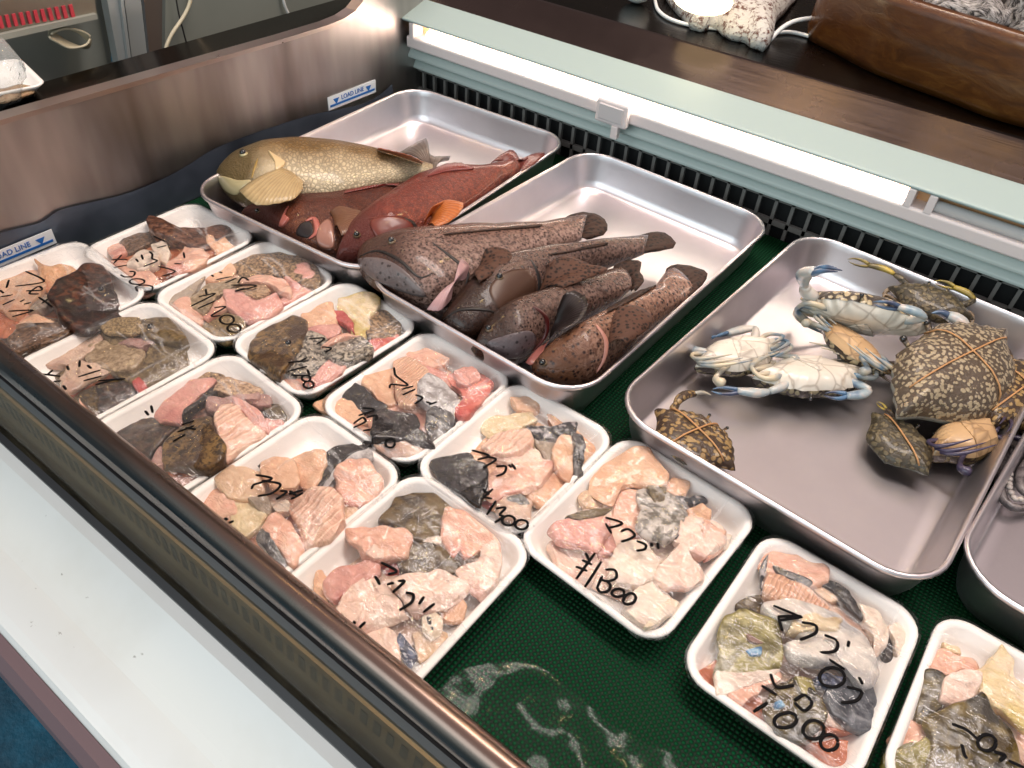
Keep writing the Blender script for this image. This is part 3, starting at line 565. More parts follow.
D['F11'] = [('beige',0,[(200,300),(280,260),(380,320),(340,340),(240,350)]),('pink',0,[(390,330),(470,260),(540,300),(510,440),(560,520),(430,540),(360,470)]),('pwhite',0,[(50,550),(120,530),(220,590),(300,640),(250,740),(140,700)]),('rose',1,[(290,540),(360,480),(390,560),(310,600)]),
 ('peach',3,[(290,150),(370,100),(480,60),(560,80),(620,170),(650,230),(580,250),(510,220),(420,230),(380,310),(280,260)]),('peach',2,[(640,240),(680,200),(760,220),(740,280),(660,270)]),('bmot',1,[(680,290),(760,300),(830,280),(845,310),(800,330),(720,340)]),
 ('gwhite',3,[(510,260),(620,260),(700,320),(740,390),(700,470),(640,520),(560,490),(510,440),(520,340)]),('skin','olive',3.4,[(550,250),(640,255),(630,320),(580,310)]),
 ('peach',2,[(760,350),(820,330),(870,370),(860,420),(780,410)]),('pwhite',4,[(710,430),(770,400),(880,430),(940,480),(920,550),(830,600),(760,560),(700,500)]),('pink_edge','pink',4.3,[(830,440),(940,470),(930,550),(850,590)]),('white',3,[(930,480),(980,490),(960,560),(930,550)]),('gdark',3,[(700,430),(720,480),(690,510),(640,440)]),
 ('N:head_chunk','rose',3.5,[(60,460),(140,410),(260,390),(340,400),(350,480),(280,560),(200,540),(100,510)]),('skin','olive',3.7,[(140,400),(250,360),(360,340),(300,390),(200,410)]),
 ('white',3,[(360,620),(430,520),(540,520),(600,640),(580,700),(500,740),(380,720)]),('pwhite',4,[(600,690),(690,560),(740,540),(780,620),(835,690),(790,740),(700,750),(630,740)]),('white',3,('b',[(420,560),(500,430),(640,390),(690,480),(760,530),(680,620),(540,700),(440,620)])),('bone_edge','bone',3.2,('b',[(540,690),(600,590),(700,500),(760,530),(690,610),(580,690)]))]
D['F12'] = [('oldk',0,[(190,330),(300,290),(350,350),(350,420),(290,400),(200,360)]),('ored',0,('b',[(90,280),(190,210),(210,360),(150,350)])),('ored',0,('b',[(300,450),(380,390),(450,480),(420,540),(360,500)])),('ored',0,('b',[(630,640),(750,620),(850,640),(830,760),(700,730)])),('ored',0,('b',[(750,520),(900,570),(860,590),(760,580)])),
 ('beige',1,[(580,260),(650,250),(720,300),(660,320)]),('pink',2,[(320,100),(380,60),(500,90),(660,150),(640,210),(560,240),(480,190),(390,200),(340,190)]),('black_skin','bmot',2,[(310,150),(340,90),(335,190),(360,250),(320,250)]),('silver_strip','gdark',2.6,[(385,130),(440,160),(520,190),(570,220),(540,235),(470,205),(410,180)]),
 ('black',2,[(610,220),(680,215),(760,270),(830,390),(810,400),(740,330),(680,260)]),('stripe',3,[(340,200),(430,200),(600,270),(660,330),(560,350),(420,310),(340,290)]),('white',2,[(810,340),(900,370),(970,440),(960,520),(900,580),(880,480),(830,400)]),('black',0,[(920,500),(990,440),(1010,520),(970,620),(940,600)]),('white',1.5,[(960,450),(1020,430),(1060,470),(1040,560),(1000,600),(990,520)]),
 ('gblue',2,('b',[(740,400),(860,300),(1000,300),(1010,470),(990,580),(880,560),(780,480)])),('bluek',3,('b',[(690,310),(760,280),(840,300),(820,340),(720,340)])),('pwhite',1,('b',[(680,440),(780,480),(880,560),(760,540)])),
 ('whiteblue',4,[(340,360),(460,310),(640,350),(720,380),(820,460),(880,540),(900,640),(860,740),(800,740),(740,640),(600,630),(480,600),(440,540),(540,500),(440,440),(360,420)]),('scales','cream',4.4,[(480,400),(600,370),(720,390),(700,450),(640,450),(560,470),(460,470)]),
 ('pink',2,('b',[(230,380),(340,300),(500,270),(520,310),(400,380),(320,430)])),('N:head_chunk','olyel',3,[(100,560),(120,420),(180,380),(280,400),(380,450),(400,540),(400,640),(250,670),(100,680)]),('white_lip','white',2.6,[(100,690),(250,670),(400,640),(400,670),(250,760),(100,790)]),('tongue','pbrown',3.4,[(220,430),(280,440),(350,510),(320,530),(250,520)]),('blue_spot','blue',3.5,[(240,560),(310,550),(310,590),(260,590)]),
 ('olwet',3,('b',[(440,420),(520,330),(620,300),(700,390),(730,520),(640,620),(500,590),(460,520)])),('green_edge','olyel',3.3,('b',[(600,290),(680,310),(700,420),(640,400)])),('blue_spot','blue',3.4,('b',[(490,430),(520,420),(540,450),(500,455)]))]
D['F13'] = [('pgrey',0,[(680,460),(740,450),(890,560),(890,760),(830,680),(760,560)]),('pink',1,[(150,600),(250,510),(360,520),(350,600),(200,650)]),('olwet',2,[(290,500),(330,240),(400,260),(450,320),(440,400),(370,480)]),('cream',1,[(440,70),(520,100),(530,140),(460,130)]),
 ('pink',2,[(330,200),(390,120),(440,110),(530,150),(620,160),(640,260),(560,230),(460,260),(400,250)]),('yellowc',3,[(640,240),(700,180),(760,100),(820,150),(840,260),(890,310),(890,540),(760,440),(700,420),(650,330)]),('olyel',2,[(140,690),(340,610),(400,760),(330,850),(110,800)]),
 ('olwet',4,[(360,500),(440,450),(560,410),(640,370),(690,460),(760,560),(830,680),(850,790),(600,860),(380,790),(400,650)]),('pwhite',4,[(440,380),(460,280),(560,220),(640,250),(640,320),(590,390),(510,410)])]
def ov(x, y, a, b, t=0): return [(x + a * math.cos(q) * math.cos(t) - b * math.sin(q) * math.sin(t), y + a * math.cos(q) * math.sin(t) + b * math.sin(q) * math.cos(t)) for q in [i * .52 for i in range(13)]]
W = {}
W['F1'] = [[(140,385),(240,385)],[(205,355),(155,410)],[(160,435),(240,420)],[(255,460),(290,465),(280,490),(225,495),(200,480)],ov(305,525,48,18),ov(350,565,55,18),[(295,380),(310,400)],[(330,355),(340,385)],[(380,335),(400,350),(400,380),(430,395),(345,430)],[(410,235),(480,270)],[(430,310),(490,295)],[(600,340),(605,375)],[(540,410),(585,412)],[(440,430),(545,460),(460,490)]]
W['F2'] = [[(165,205),(285,270),(100,300)],[(60,260),(45,310)],[(170,330),(270,325),(250,300),(190,345),(250,350)],[(0,325),(25,345)],[(0,370),(85,355)],[(20,420),(95,385)],[(130,400),(160,385)],[(155,415),(200,405)],[(60,460),(215,455),(80,495)],[(250,370),(335,430)],[(320,350),(350,380)],[(270,410),(330,370)]]
W['F3'] = [[(295,350),(300,385)],[(250,400),(355,380),(200,460)],[(245,475),(355,425)],[(350,470),(420,465),(330,520),(390,520)],ov(430,545,45,28),ov(475,600,42,25),[(330,260),(345,270)],[(380,240),(400,248)],[(360,290),(460,270)],[(420,310),(490,280)],[(500,310),(530,275),(570,295)],[(455,325),(620,328),(480,365),(540,345)]]
W['F4'] = [[(150,420),(115,450)],[(75,445),(195,460)],[(155,495),(200,490)],[(215,520),(235,545)],[(240,395),(250,420)],[(320,360),(318,400)],[(370,390),(395,410)],[(310,465),(455,420)],[(345,490),(460,460)],[(440,490),(610,475)],[(420,515),(550,480)]]
W['F5'] = [[(440,350),(540,345),(490,385)],[(525,400),(585,410),(545,435)],[(370,500),(430,470)],[(310,500),(440,490)],[(310,555),(430,525)],[(330,580),(440,580),(430,545)],ov(425,600,28,18),ov(440,640,32,22)]
W['F6'] = [[(410,345),(480,320)],[(385,385),(480,350)],[(430,360),(490,370)],[(360,440),(430,400)],[(200,265),(220,290)],[(235,235),(245,275)]]
W['F7'] = [[(430,145),(440,185),(500,235),(415,230),(408,250)],[(470,255),(530,240)],[(475,285),(540,255)],[(540,285),(575,300),(535,330)],[(595,320),(625,330)],[(610,335),(650,320)],[(270,350),(330,360),(250,390)],[(225,430),(270,400),(285,420),(225,450)],[(275,465),(330,460)],[(290,400),(340,390),(330,430)],ov(375,480,20,18),ov(412,530,24,22)]
W['F8'] = [[(320,222),(398,240),(310,270),(300,290)],[(350,250),(390,255),(440,270),(400,310),(330,325)],[(440,300),(470,305),(420,340)],[(480,315),(550,295)],[(490,340),(550,310)],[(485,300),(520,325)],[(170,430),(185,440)],[(190,455),(215,445)]]
W['F9'] = [[(315,312),(405,340),(345,360)],[(390,345),(440,360),(375,400)],[(440,395),(490,395),(480,430),(440,445)],[(505,385),(520,400)],[(520,380),(540,410)],[(375,510),(405,540)],[(425,510),(345,580)],[(350,545),(420,560)],[(440,570),(395,640)],[(440,610),(490,605),(460,640),(480,650),(435,680)],ov(505,670,32,24),ov(570,690,32,24)]
W['F10'] = [[(415,425),(495,470),(450,485)],[(385,495),(410,540)],[(445,540),(535,520),(475,580)],[(540,580),(580,590),(570,630),(510,670)],[(635,600),(610,640)],[(690,635),(630,680)],[(270,725),(285,740)],[(335,730),(300,765)]]
W['F11'] = [[(335,400),(420,430),(345,455)],[(335,430),(365,482)],[(412,472),(450,460),(485,488),(460,510),(415,525)],[(495,520),(540,540),(535,562),(493,572)],[(570,530),(572,548)],[(600,530),(606,560)]]
W['F11b'] = [[(225,215),(105,380)],[(165,215),(185,260)],[(140,260),(205,290)],[(100,300),(175,330)],[(265,270),(160,430)],[(290,320),(350,325),(360,370),(310,395),(250,380)],[(300,395),(322,420),(310,455),(260,465),(235,430)],[(270,360),(240,430)],ov(372,470,40,25),ov(445,508,42,32,-.5)+[(482,488)]]
W['F12'] = [[(375,340),(520,400)],[(395,395),(520,395),(405,415)],[(400,400),(420,470)],[(520,425),(590,440),(590,480),(510,515)],[(635,490),(700,520),(690,570),(610,580)],[(760,520),(755,550)]]
W['F12b'] = [[(765,205),(850,260)],ov(785,300,65,50),[(860,350),(935,370),(910,420),(830,430)],[(925,300),(940,335)],[(465,280),(500,350),(590,340)],[(420,340),(500,390)],[(380,475),(450,430)],ov(545,520,60,38,-.2),[(590,420),(640,390),(680,430),(640,470),(590,430)],ov(690,570,55,48),ov(770,635,45,40)]
W['F13'] = [[(485,525),(570,560),(640,620)],ov(680,630,50,45),[(720,680),(780,700),(750,730)],[(800,730),(890,770)],[(540,640),(555,700),(570,720)]]

def tray_film(nm, cx, cy, w, d, yaw):
    nx = 26; c, s = math.cos(yaw), math.sin(yaw); V = []; F = []
    rnd = random.Random(nm); off = Vector((rnd.uniform(-9, 9), rnd.uniform(-9, 9), 0))
    hw, hd = w / 2 + .0015, d / 2 + .0015
    def pt(u, v):
        # square to rounded square
        x, y = u * hw, v * hd; rc = .03
        ax, ay = abs(x) - (hw - rc), abs(y) - (hd - rc)
        if ax > 0 and ay > 0:
            l = math.hypot(ax, ay); mx = max(ax, ay)
            if l > 1e-9: ax, ay = ax * mx / l, ay * mx / l
            x = math.copysign(hw - rc + ax, x); y = math.copysign(hd - rc + ay, y)
        return x, y
    for i in range(nx + 1):
        for j in range(nx + 1):
            u, v = 2 * i / nx - 1, 2 * j / nx - 1
            x, y = pt(u, v); e = (1 - abs(u) ** 7) * (1 - abs(v) ** 7)
            q = Vector((x * 40, y * 40, 0)) + off
            z = .0312 + .0125 * e + .0028 * noise.noise(q) * min(1, e * 3) + .0015 * noise.noise(q * 3.1) * min(1, e * 3)
            V.append((cx + c * x - s * y, cy + s * x + c * y, z))
    for i in range(nx):
        for j in range(nx): a = i * (nx + 1) + j; F.append((a, a + 1, a + nx + 2, a + nx + 1))
    # skirt folded down over the rim
    per = [i * (nx + 1) for i in range(nx + 1)] + [nx * (nx + 1) + j for j in range(1, nx + 1)] + [i * (nx + 1) + nx for i in range(nx - 1, -1, -1)] + [j for j in range(nx - 1, 0, -1)]
    b = len(V)
    for k, i in enumerate(per):
        x, y, z = V[i]; dx, dy = x - cx, y - cy; n1 = noise.noise(Vector((x * 60, y * 60, 3)) + off)
        f = 1 - .03 + .012 * n1
        V.append((cx + dx * f, cy + dy * f, .0312 - .011 - .006 * n1))
    L = len(per)
    for k in range(L): F.append((per[k], per[(k + 1) % L], b + (k + 1) % L, b + k))
    return V, F
BASE = dict(F1='orange', F2='ored', F3='pgrey', F4='olive', F5='bspeck', F6='bspeck', F7='pink', F8='pink', F9='peach', F10='pgrey', F11='pwhite', F12='pgrey', F13='pink')
def place_words(c, T):
    cx, cy, w, d, yaw = T; dx, dy = (c.x - cx) / w, (c.y - cy) / d
    ys = 'front' if dy < -.17 else 'back' if dy > .17 else 'middle'
    xs = 'left' if dx < -.17 else 'right' if dx > .17 else ''
    return {'': ys, 'left': ys + ' left', 'right': ys + ' right'}[xs] if ys != 'middle' or xs == '' else 'middle ' + xs
pieces = {}
for nm, T in FT.items():
    cx, cy, w, d, yaw = T
    t = thing('fish_tray', TL[nm], 'fish tray', (cx, cy, 0), 'cling wrapped foam fish trays')
    V, F = dish(w, d, .032, [(.024, 0), (.018, .001), (.009, .015), (.003, .026), (0, .0285), (.0006, .0305), (.003, .0312), (.007, .0308), (.0095, .028), (.015, .014), (.022, .0075), (.03, .006)], cx, cy, yaw)
    mesh('foam_tray', V, F, FOAM, t)
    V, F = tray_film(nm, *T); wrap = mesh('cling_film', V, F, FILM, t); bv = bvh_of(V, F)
    sts = []
    for key in (nm, nm + 'b'):
        for st in W.get(key, []):
            px = X[key](st)
            if len(px) > 2: px = [(p.x, p.y) for p in catmull([(a, b, 0) for a, b in px], len(px) * 4, False)]
            else: px = [(px[0][0] + (px[1][0] - px[0][0]) * k / 4, px[0][1] + (px[1][1] - px[0][1]) * k / 4) for k in range(5)]
            sts.append(px)
    near = lambda A, B: min((p[0] - q[0]) ** 2 + (p[1] - q[1]) ** 2 for p in A for q in B) < 12 ** 2
    cl = []
    for px in sts:
        hitc = [c for c in cl if any(near(px, q) for q in c)]
        cl = [c for c in cl if c not in hitc] + [sum(hitc, []) + [px]]
    for c in cl:
        wb = MB()
        for px in c: wb.tube([hit(bv, p, .036, .0013)[0] for p in px], [.0016 * (.75 if i in (0, len(px) - 1) else 1) for i in range(len(px))], 6, .35)
        wb.build('price_writing', INK, wrap)
    prev = None; li = []; seed = sum(map(ord, nm))
    rb = random.Random(nm); co_, si_ = math.cos(yaw), math.sin(yaw)
    bo = [(cx + co_ * x - si_ * y, cy + si_ * x + co_ * y) for x, y in [((w / 2 - .03) * math.copysign(abs(math.cos(q)) ** .6, math.cos(q)) * rb.uniform(.86, 1), (d / 2 - .03) * math.copysign(abs(math.sin(q)) ** .6, math.sin(q)) * rb.uniform(.86, 1)) for q in [i * math.pi / 8 for i in range(16)]]]
    o = lump('flesh_layer', bo, .0145, .008, K[BASE[nm]][0], None, seed + 99, world=True)[0]
    tag(o, f"flat {K[BASE[nm]][1]} layer under the other pieces in the {TS[nm]}", 'fish piece', 'cut fish pieces in the ' + TS[nm])
    for k, e in enumerate(D[nm]):
        if e[0] == 'eye':
            eye(prev[0], prev[1], X[nm]([e[1]])[0], e[2]); continue
        part = e[0] if len(e) == 4 and not e[0].startswith('N:') else None
        name = e[0][2:] if len(e) == 4 and e[0].startswith('N:') else None
        kind, lev, poly = e[-3:]
        px = X[nm + 'b'](poly[1]) if poly[0] == 'b' else X[nm](poly)
        zt = .019 + .0048 * lev; th = .0125 if not part else .008
        if lev >= 4: th = .017
        mat, words, oname = K[kind]
        o, V, F, c = lump(part or name or oname, px, zt, min(th, zt - .0068), mat, prev[0] if part else None, seed + k, rough=.3 if 'skin' not in words else .16)
        if not part:
            prev = (o, bvh_of(V, F)); li.append((o, words, name, c, sum((Vector(V[i]) - Vector(V[i - 1])).length for i in range(90, 120))))
        elif kind != 'x': o['label'] = words
    pieces[nm] = (T, li)
def piece_labels():
    for nm, (T, li) in pieces.items():
        seen = {}
        for o, words, name, c, per in li:
            base = (words.replace(' skin', ' skinned') if 'skin' in words and name is None else words)
            noun = {'head_chunk': 'fish head', 'tail_chunk': 'fish tail fin'}.get(name, 'piece')
            if noun != 'piece': base = words.replace('flesh', '').replace('skin', '').strip()
            seen.setdefault((base, noun, place_words(c, T)), []).append((o, per))
        for (base, noun, pl), os_ in seen.items():
            os_.sort(key=lambda q: -q[1])
            for i, (o, per) in enumerate(os_):
                size = '' if len(os_) == 1 else ('larger ', 'smaller ', 'smallest ')[min(i, 2)]
                tag(o, f"{size}{base} {noun} in the {pl} of the {TS[nm]}", 'fish piece', 'cut fish pieces in the ' + TS[nm])
piece_labels()
# ------------------------------------------------------------------ whole fish
def fish_mat(name, back, side, belly, spot=None, sc=90, spot_sc=70, lo=.2, hi=.32, scales=0, gloss=.28, head=None, mott=None, spot_lim=None):
    a = NM(name); uv = a.n('UVMap'); sep = a.n('SeparateXYZ'); a.L.new(uv.outputs[0], sep.inputs[0]); u, v = sep.outputs[0], sep.outputs[1]
    n1 = a.noise(sc, 4, .65, dist=.3); n0 = a.noise(14, 3, .6)
    vv = a.math('ADD', v, a.math('MULTIPLY', a.math('SUBTRACT', n0, .5), .35))
    col = a.ramp(vv, [(.1, back), (.42, side), (.75, belly)])
    if mott: col = a.mix(a.ramp(n1, [(.4, 0.0), (.62, .85)]), col, mott)
    if head: col = a.mix(a.ramp(a.math('ADD', u, a.math('MULTIPLY', a.math('SUBTRACT', n0, .5), .1)), [(.2, 1.0), (.33, 0.0)]), col, head)
    h = n1
    if scales:
        mp = a.n('Mapping'); a.L.new(uv.outputs[0], mp.inputs[0]); mp.inputs['Scale'].default_value = (scales, scales * .42, 1)
        vo = a.n('TexVoronoi'); vo.feature = 'DISTANCE_TO_EDGE'; a.L.new(mp.outputs[0], vo.inputs['Vector']); vo.inputs['Scale'].default_value = 1; vo.inputs['Randomness'].default_value = .85
        e = a.ramp(vo.outputs['Distance'], [(.03, 1.0), (.22, 0.0)])
        body = a.ramp(u, [(.28, 0.0), (.36, 1.0)])
        col = a.mix(a.math('MULTIPLY', a.math('MULTIPLY', e, body), .5), col, tuple(q * .32 for q in back)); h = a.math('ADD', n1, a.math('MULTIPLY', vo.outputs['Distance'], 1.2))
    if spot:
        d = a.voro(spot_sc); e = a.ramp(d, [(lo, 1.0), (hi, 0.0)])
        if spot_lim: e = a.math('MULTIPLY', e, a.ramp(v, [(spot_lim[0], 0.0), (spot_lim[1], 1.0)]))
        col = a.mix(e, col, spot)
    return a.pbr(col, gloss, bump=a.bump(h, .7, .003), coat=.25, spec=.35)
def fishbody(parent, dors, vent, zc, hth, mat, n=44, m=26, name='body', bulge=None):
    Dp = catmull([(x, y, 0) for x, y in dors], n, False); Vp = catmull([(x, y, 0) for x, y in vent], n, False)
    C = []; H = []
    zf = zc if callable(zc) else (lambda t: zc)
    for i in range(n):
        t = i / (n - 1); z = zf(t)
        a, b = at(Dp[i], z), at(Vp[i], z); C.append((a + b) / 2); H.append((a - b) / 2)
    V = []; F = []; uv = []
    for i in range(n):
        t = i / (n - 1)
        hz = hth(t); A = H[i].length; e = H[i].normalized() if A > 1e-6 else Vector((0, 1, 0))
        hz = min(hz, A * 1.05)
        aa = math.sqrt(max(A * A - (hz * .75) ** 2, (A * .62) ** 2))
        for k in range(m):
            q = 2 * math.pi * k / m; ca, sa = math.cos(q), math.sin(q)
            p = C[i] + e * (aa * ca) + Vector((0, 0, hz * (abs(sa) ** .85) * (1 if sa > 0 else -1)))
            nn = noise.noise(p * 26 + Vector((3, 1, 7))) * .0022
            V.append(p + Vector((0, 0, nn))); uv.append((t, math.acos(max(-1, min(1, ca))) / math.pi))
    for i in range(n - 1):
        for k in range(m): F.append((i * m + k, i * m + (k + 1) % m, (i + 1) * m + (k + 1) % m, (i + 1) * m + k))
    F += [tuple(range(m))[::-1], tuple(range((n - 1) * m, n * m))]
    o = mesh(name, V, F, mat, parent, uv=uv)
    return o, bvh_of(V, F)
def finmat(name, c1, c2, rays=60):
    a = NM(name); uv = a.n('UVMap'); sep = a.n('SeparateXYZ'); a.L.new(uv.outputs[0], sep.inputs[0])
    w = a.math('SINE', a.math('MULTIPLY', sep.outputs[0], rays * 2)); f = a.ramp(w, [(.2, 0.0), (.8, 1.0)]); nz = a.noise(60, 3)
    return a.pbr(a.mix(a.math('ADD', a.math('MULTIPLY', f, .35), a.math('MULTIPLY', nz, .6), True), c1, c2), .35, bump=a.bump(w, .2, .0015), coat=.15)
def fin(name, root, tip, z0, z1, mat, parent, bv=None, lift=.004, curl=.008, n=14, th=.0014):
    """fan between a root line and a tip line (picture outlines at their own heights)"""
    Rt = catmull([(x, y, 0) for x, y in root], n, False); Tp = catmull([(x, y, 0) for x, y in tip], n, False); k = 6
    V = []; uv = []; F = []
    for i in range(n):
        a = hit(bv, Rt[i], z0, lift)[0] if bv else at(Rt[i], z0); b = at(Tp[i], z1)
        for j in range(k + 1):
            t = j / k; p = a.lerp(b, t) + Vector((0, 0, curl * math.sin(math.pi * t) + .0005 * (1 if i % 2 else -1) * t)); V.append(p); uv.append((i / (n - 1), t))
    N = len(V); V += [v - Vector((0, 0, th)) for v in V]; uv = uv + uv
    g = lambda i, j: i * (k + 1) + j
    for i in range(n - 1):
        for j in range(k):
            F.append((g(i, j), g(i + 1, j), g(i + 1, j + 1), g(i, j + 1))); F.append((N + g(i, j), N + g(i, j + 1), N + g(i + 1, j + 1), N + g(i + 1, j)))
    for i in range(n - 1):
        F.append((g(i, 0), N + g(i, 0), N + g(i + 1, 0), g(i + 1, 0))); F.append((g(i, k), g(i + 1, k), N + g(i + 1, k), N + g(i, k)))
    for j in range(k):
        F.append((g(0, j), g(0, j + 1), N + g(0, j + 1), N + g(0, j))); F.append((g(n - 1, j), N + g(n - 1, j), N + g(n - 1, j + 1), g(n - 1, j + 1)))
    return mesh(name, V, F, mat, parent, uv=uv)
def groove(name, pts, bv, r, mat, parent, zdef=.05, n=16, flat=.5, lift=0):
    P = catmull([(x, y, 0) for x, y in pts], n, False)
    q = [hit(bv, p, zdef, lift)[0] for p in P]
    rr = [r * (.35 + .65 * math.sin(math.pi * i / (n - 1))) for i in range(n)]
    return MB().tube(q, rr, 8, flat).build(name, mat, parent)
def patch(name, poly, bv, mat, parent, lift=.003, n=26, zdef=.05, edge=.0):
    """thin raised plate that follows the body under a picture outline (gill cover, jaw)"""
    P = catmull([(x, y, 0) for x, y in poly], n, True); cx = sum(p.x for p in P) / n; cy = sum(p.y for p in P) / n
    V = []; F = []; R_ = [1.0, .97, .85, .6, .3]
    for k, s in enumerate(R_):
        for p in P:
            h, nr = hit(bv, (cx + (p.x - cx) * s, cy + (p.y - cy) * s), zdef); V.append(h + nr * (-.003 if k == 0 else lift * (.7 if k == 1 else 1)))
    h, nr = hit(bv, (cx, cy), zdef); V.append(h + nr * lift); top = len(V) - 1
    for k in range(len(R_) - 1):
        for i in range(n): F.append((k * n + i, k * n + (i + 1) % n, (k + 1) * n + (i + 1) % n, (k + 1) * n + i))
    for i in range(n): F.append(((len(R_) - 1) * n + i, (len(R_) - 1) * n + (i + 1) % n, top))
    return mesh(name, V, F, mat, parent)
hump = lambda mx, a=.25, b=.9: (lambda t: mx * (max(0, min(1, (t / a))) ** .55 if t < a else 1 - (1 - .2) * max(0, (t - a) / (1 - a)) ** 1.5) + .0015)
DKLINE = simple('dark_crease', S(26,18,14), .5)
GILLIN = simple('gill_inside', S(70,18,16), .3)
# parrotfish
zp = Z(180, 60, .2734)
t = thing('parrotfish', 'large golden scaled fish with a blunt pale head beside the end wall', 'fish', at((330, 190), .004), 'whole fish in the trays')
PM = fish_mat('golden_scaled_skin', S(66,48,24), S(132,102,58), S(214,196,162), sc=60, scales=62, head=S(90,74,42), gloss=.4)
o, bv = fishbody(t, zp([(131,432),(152,398),(205,360),(300,330),(450,314),(600,320),(720,340),(830,368),(900,384),(940,394)]),
                    zp([(133,432),(150,460),(195,500),(280,532),(400,522),(560,505),(700,470),(810,440),(890,425),(930,418)]), .054, hump(.046), PM)
PB = simple('pale_jaw', S(180,164,122), .3, coat=.3)
patch('jaw', zp([(134,428),(160,425),(215,440),(262,440),(230,470),(205,495),(165,478)]), bv, PB, t, .0015)
eye(t, bv, zp([(234,345)])[0], .0075, simple('pale_eye_ring', S(190,176,130), .2, coat=.5))
groove('gill_slit', zp([(285,360),(272,400),(262,432)]), bv, .0022, simple('ochre_crease', S(150,120,56), .4), t)
groove('gill_slit', zp([(325,335),(350,368),(362,400),(345,420),(315,424)]), bv, .0032, DKLINE, t)
patch('gill_cover', zp([(322,335),(340,345),(385,375),(380,390),(352,412),(346,375)]), bv, simple('pale_gill_edge', S(206,178,132), .35), t, .004)
fin('pectoral_fin', zp([(372,400),(410,415),(455,450)]), zp([(215,475),(245,505),(280,528),(345,525),(420,505),(450,470)][::1]), .1, .085, finmat('cream_fin', S(190,164,118), S(150,124,86), 50), t, bv, .004, .005)
fin('dorsal_fin', zp([(720,330),(770,345),(830,365),(885,382)]), zp([(730,322),(785,334),(845,350),(890,374)]), .1, .1, finmat('orange_fin', S(190,106,74), S(150,80,56), 40), t, bv, .002, .002)
fin('tail_fin', zp([(905,384),(920,398),(925,414)]), zp([(790,345),(850,310),(902,286),(905,330),(925,352),(990,352),(975,368),(930,374)]), .06, .05, finmat('grey_tail', S(70,60,52), S(104,88,78), 60), t, None, 0, .01, n=20)
# two red fish
RM = fish_mat('red_scaled_skin', S(78,26,18), S(128,50,34), S(150,72,48), sc=110, scales=90, mott=S(92,32,22), head=S(84,28,18), gloss=.5)
RM2 = fish_mat('dark_red_scaled_skin', S(60,24,16), S(98,44,28), S(120,70,44), sc=110, scales=80, mott=S(72,30,20), head=S(74,30,20), gloss=.5)
t = thing('red_fish', 'dark red fish with an open gill lying half under the golden fish', 'fish', at((330, 215), .004), 'whole fish in the trays')
o, bv = fishbody(t, zp([(225,560),(262,540),(350,518),(450,505),(560,488),(700,462),(820,448),(900,440)]), zp([(228,572),(300,600),(400,660),(480,700),(580,712),(700,640),(820,540),(900,480)]), .036, hump(.034, .3), RM2)
eye(t, bv, zp([(285,552)])[0], .005)
patch('gill_cover', zp([(365,610),(385,560),(400,535),(385,565),(400,580),(378,612)]), bv, simple('rosy_gill', S(170,96,84), .3), t, .004)
patch('gill_opening', zp([(425,640),(440,600),(475,590),(488,625),(470,650)]), bv, simple('gill_black', S(20,6,6), .5), t, .001)
groove('gill_rim', zp([(470,655),(500,630),(500,600),(488,578),(460,590)]), bv, .005, simple('rosy_gill', S(170,96,84), .3), t)
patch('throat_plate', zp([(500,660),(510,610),(545,585),(565,640),(560,690),(520,690)]), bv, simple('mauve_plate', S(150,104,88), .35, coat=.4), t, .004)
fin('pectoral_fin', zp([(548,560),(560,580),(565,610)]), zp([(620,545),(680,560),(690,590),(650,625),(590,640)]), .07, .072, finmat('brown_fin', S(120,80,52), S(84,48,34), 60), t, bv, .003, .008)
fin('dorsal_fin', zp([(600,490),(700,470),(800,455)]), zp([(610,476),(720,456),(800,458)]), .06, .06, finmat('red_fin', S(96,30,26), S(130,50,40), 70), t, bv, .002, .002)
zr = Z(340, 60, .25)
t = thing('red_fish', 'bright red fish with an orange side fin lying along the tray rim', 'fish', at((450, 200), .004), 'whole fish in the trays')
o, bv = fishbody(t, zr([(-18,790),(10,720),(60,650),(150,595),(280,500),(390,450),(480,438),(570,438),(640,415),(690,405)]), zr([(-10,800),(60,800),(180,780),(300,740),(420,670),(500,610),(580,555),(660,485),(700,462),(725,440)]), lambda q: .048 + .014 * q, hump(.045, .3), RM)
eye(t, bv, zr([(68,700)])[0], .0062)
groove('gill_slit', zr([(230,625),(290,650),(305,690),(300,735)]), bv, .004, DKLINE, t)
patch('gill_cover', zr([(120,640),(220,625),(285,650),(300,700),(285,735),(200,760),(150,720)]), bv, simple('red_gill_cover', S(104,40,26), .35, coat=.2), t, .003)
fin('pectoral_fin', zr([(330,655),(360,625),(335,690)]), zr([(395,580),(450,562),(495,575),(470,620),(420,655),(380,665)]), .1, .1, finmat('orange_red_fin', S(196,112,48), S(140,66,34), 60), t, bv, .004, .012)
fin('dorsal_fin', zr([(350,470),(430,448),(530,440)]), zr([(370,450),(410,418),(485,410),(535,438)]), .075, .085, finmat('red_fin', S(96,30,26), S(130,50,40), 70), t, bv, .002, .003)
fin('tail_fin', zr([(645,412),(690,425),(722,442)]), zr([(600,415),(640,380),(690,358),(722,398),(745,402),(790,372),(822,374),(770,420),(725,445)]), .06, .068, finmat('red_tail', S(110,46,36), S(76,32,28), 70), t, None, 0, .006, n=22)
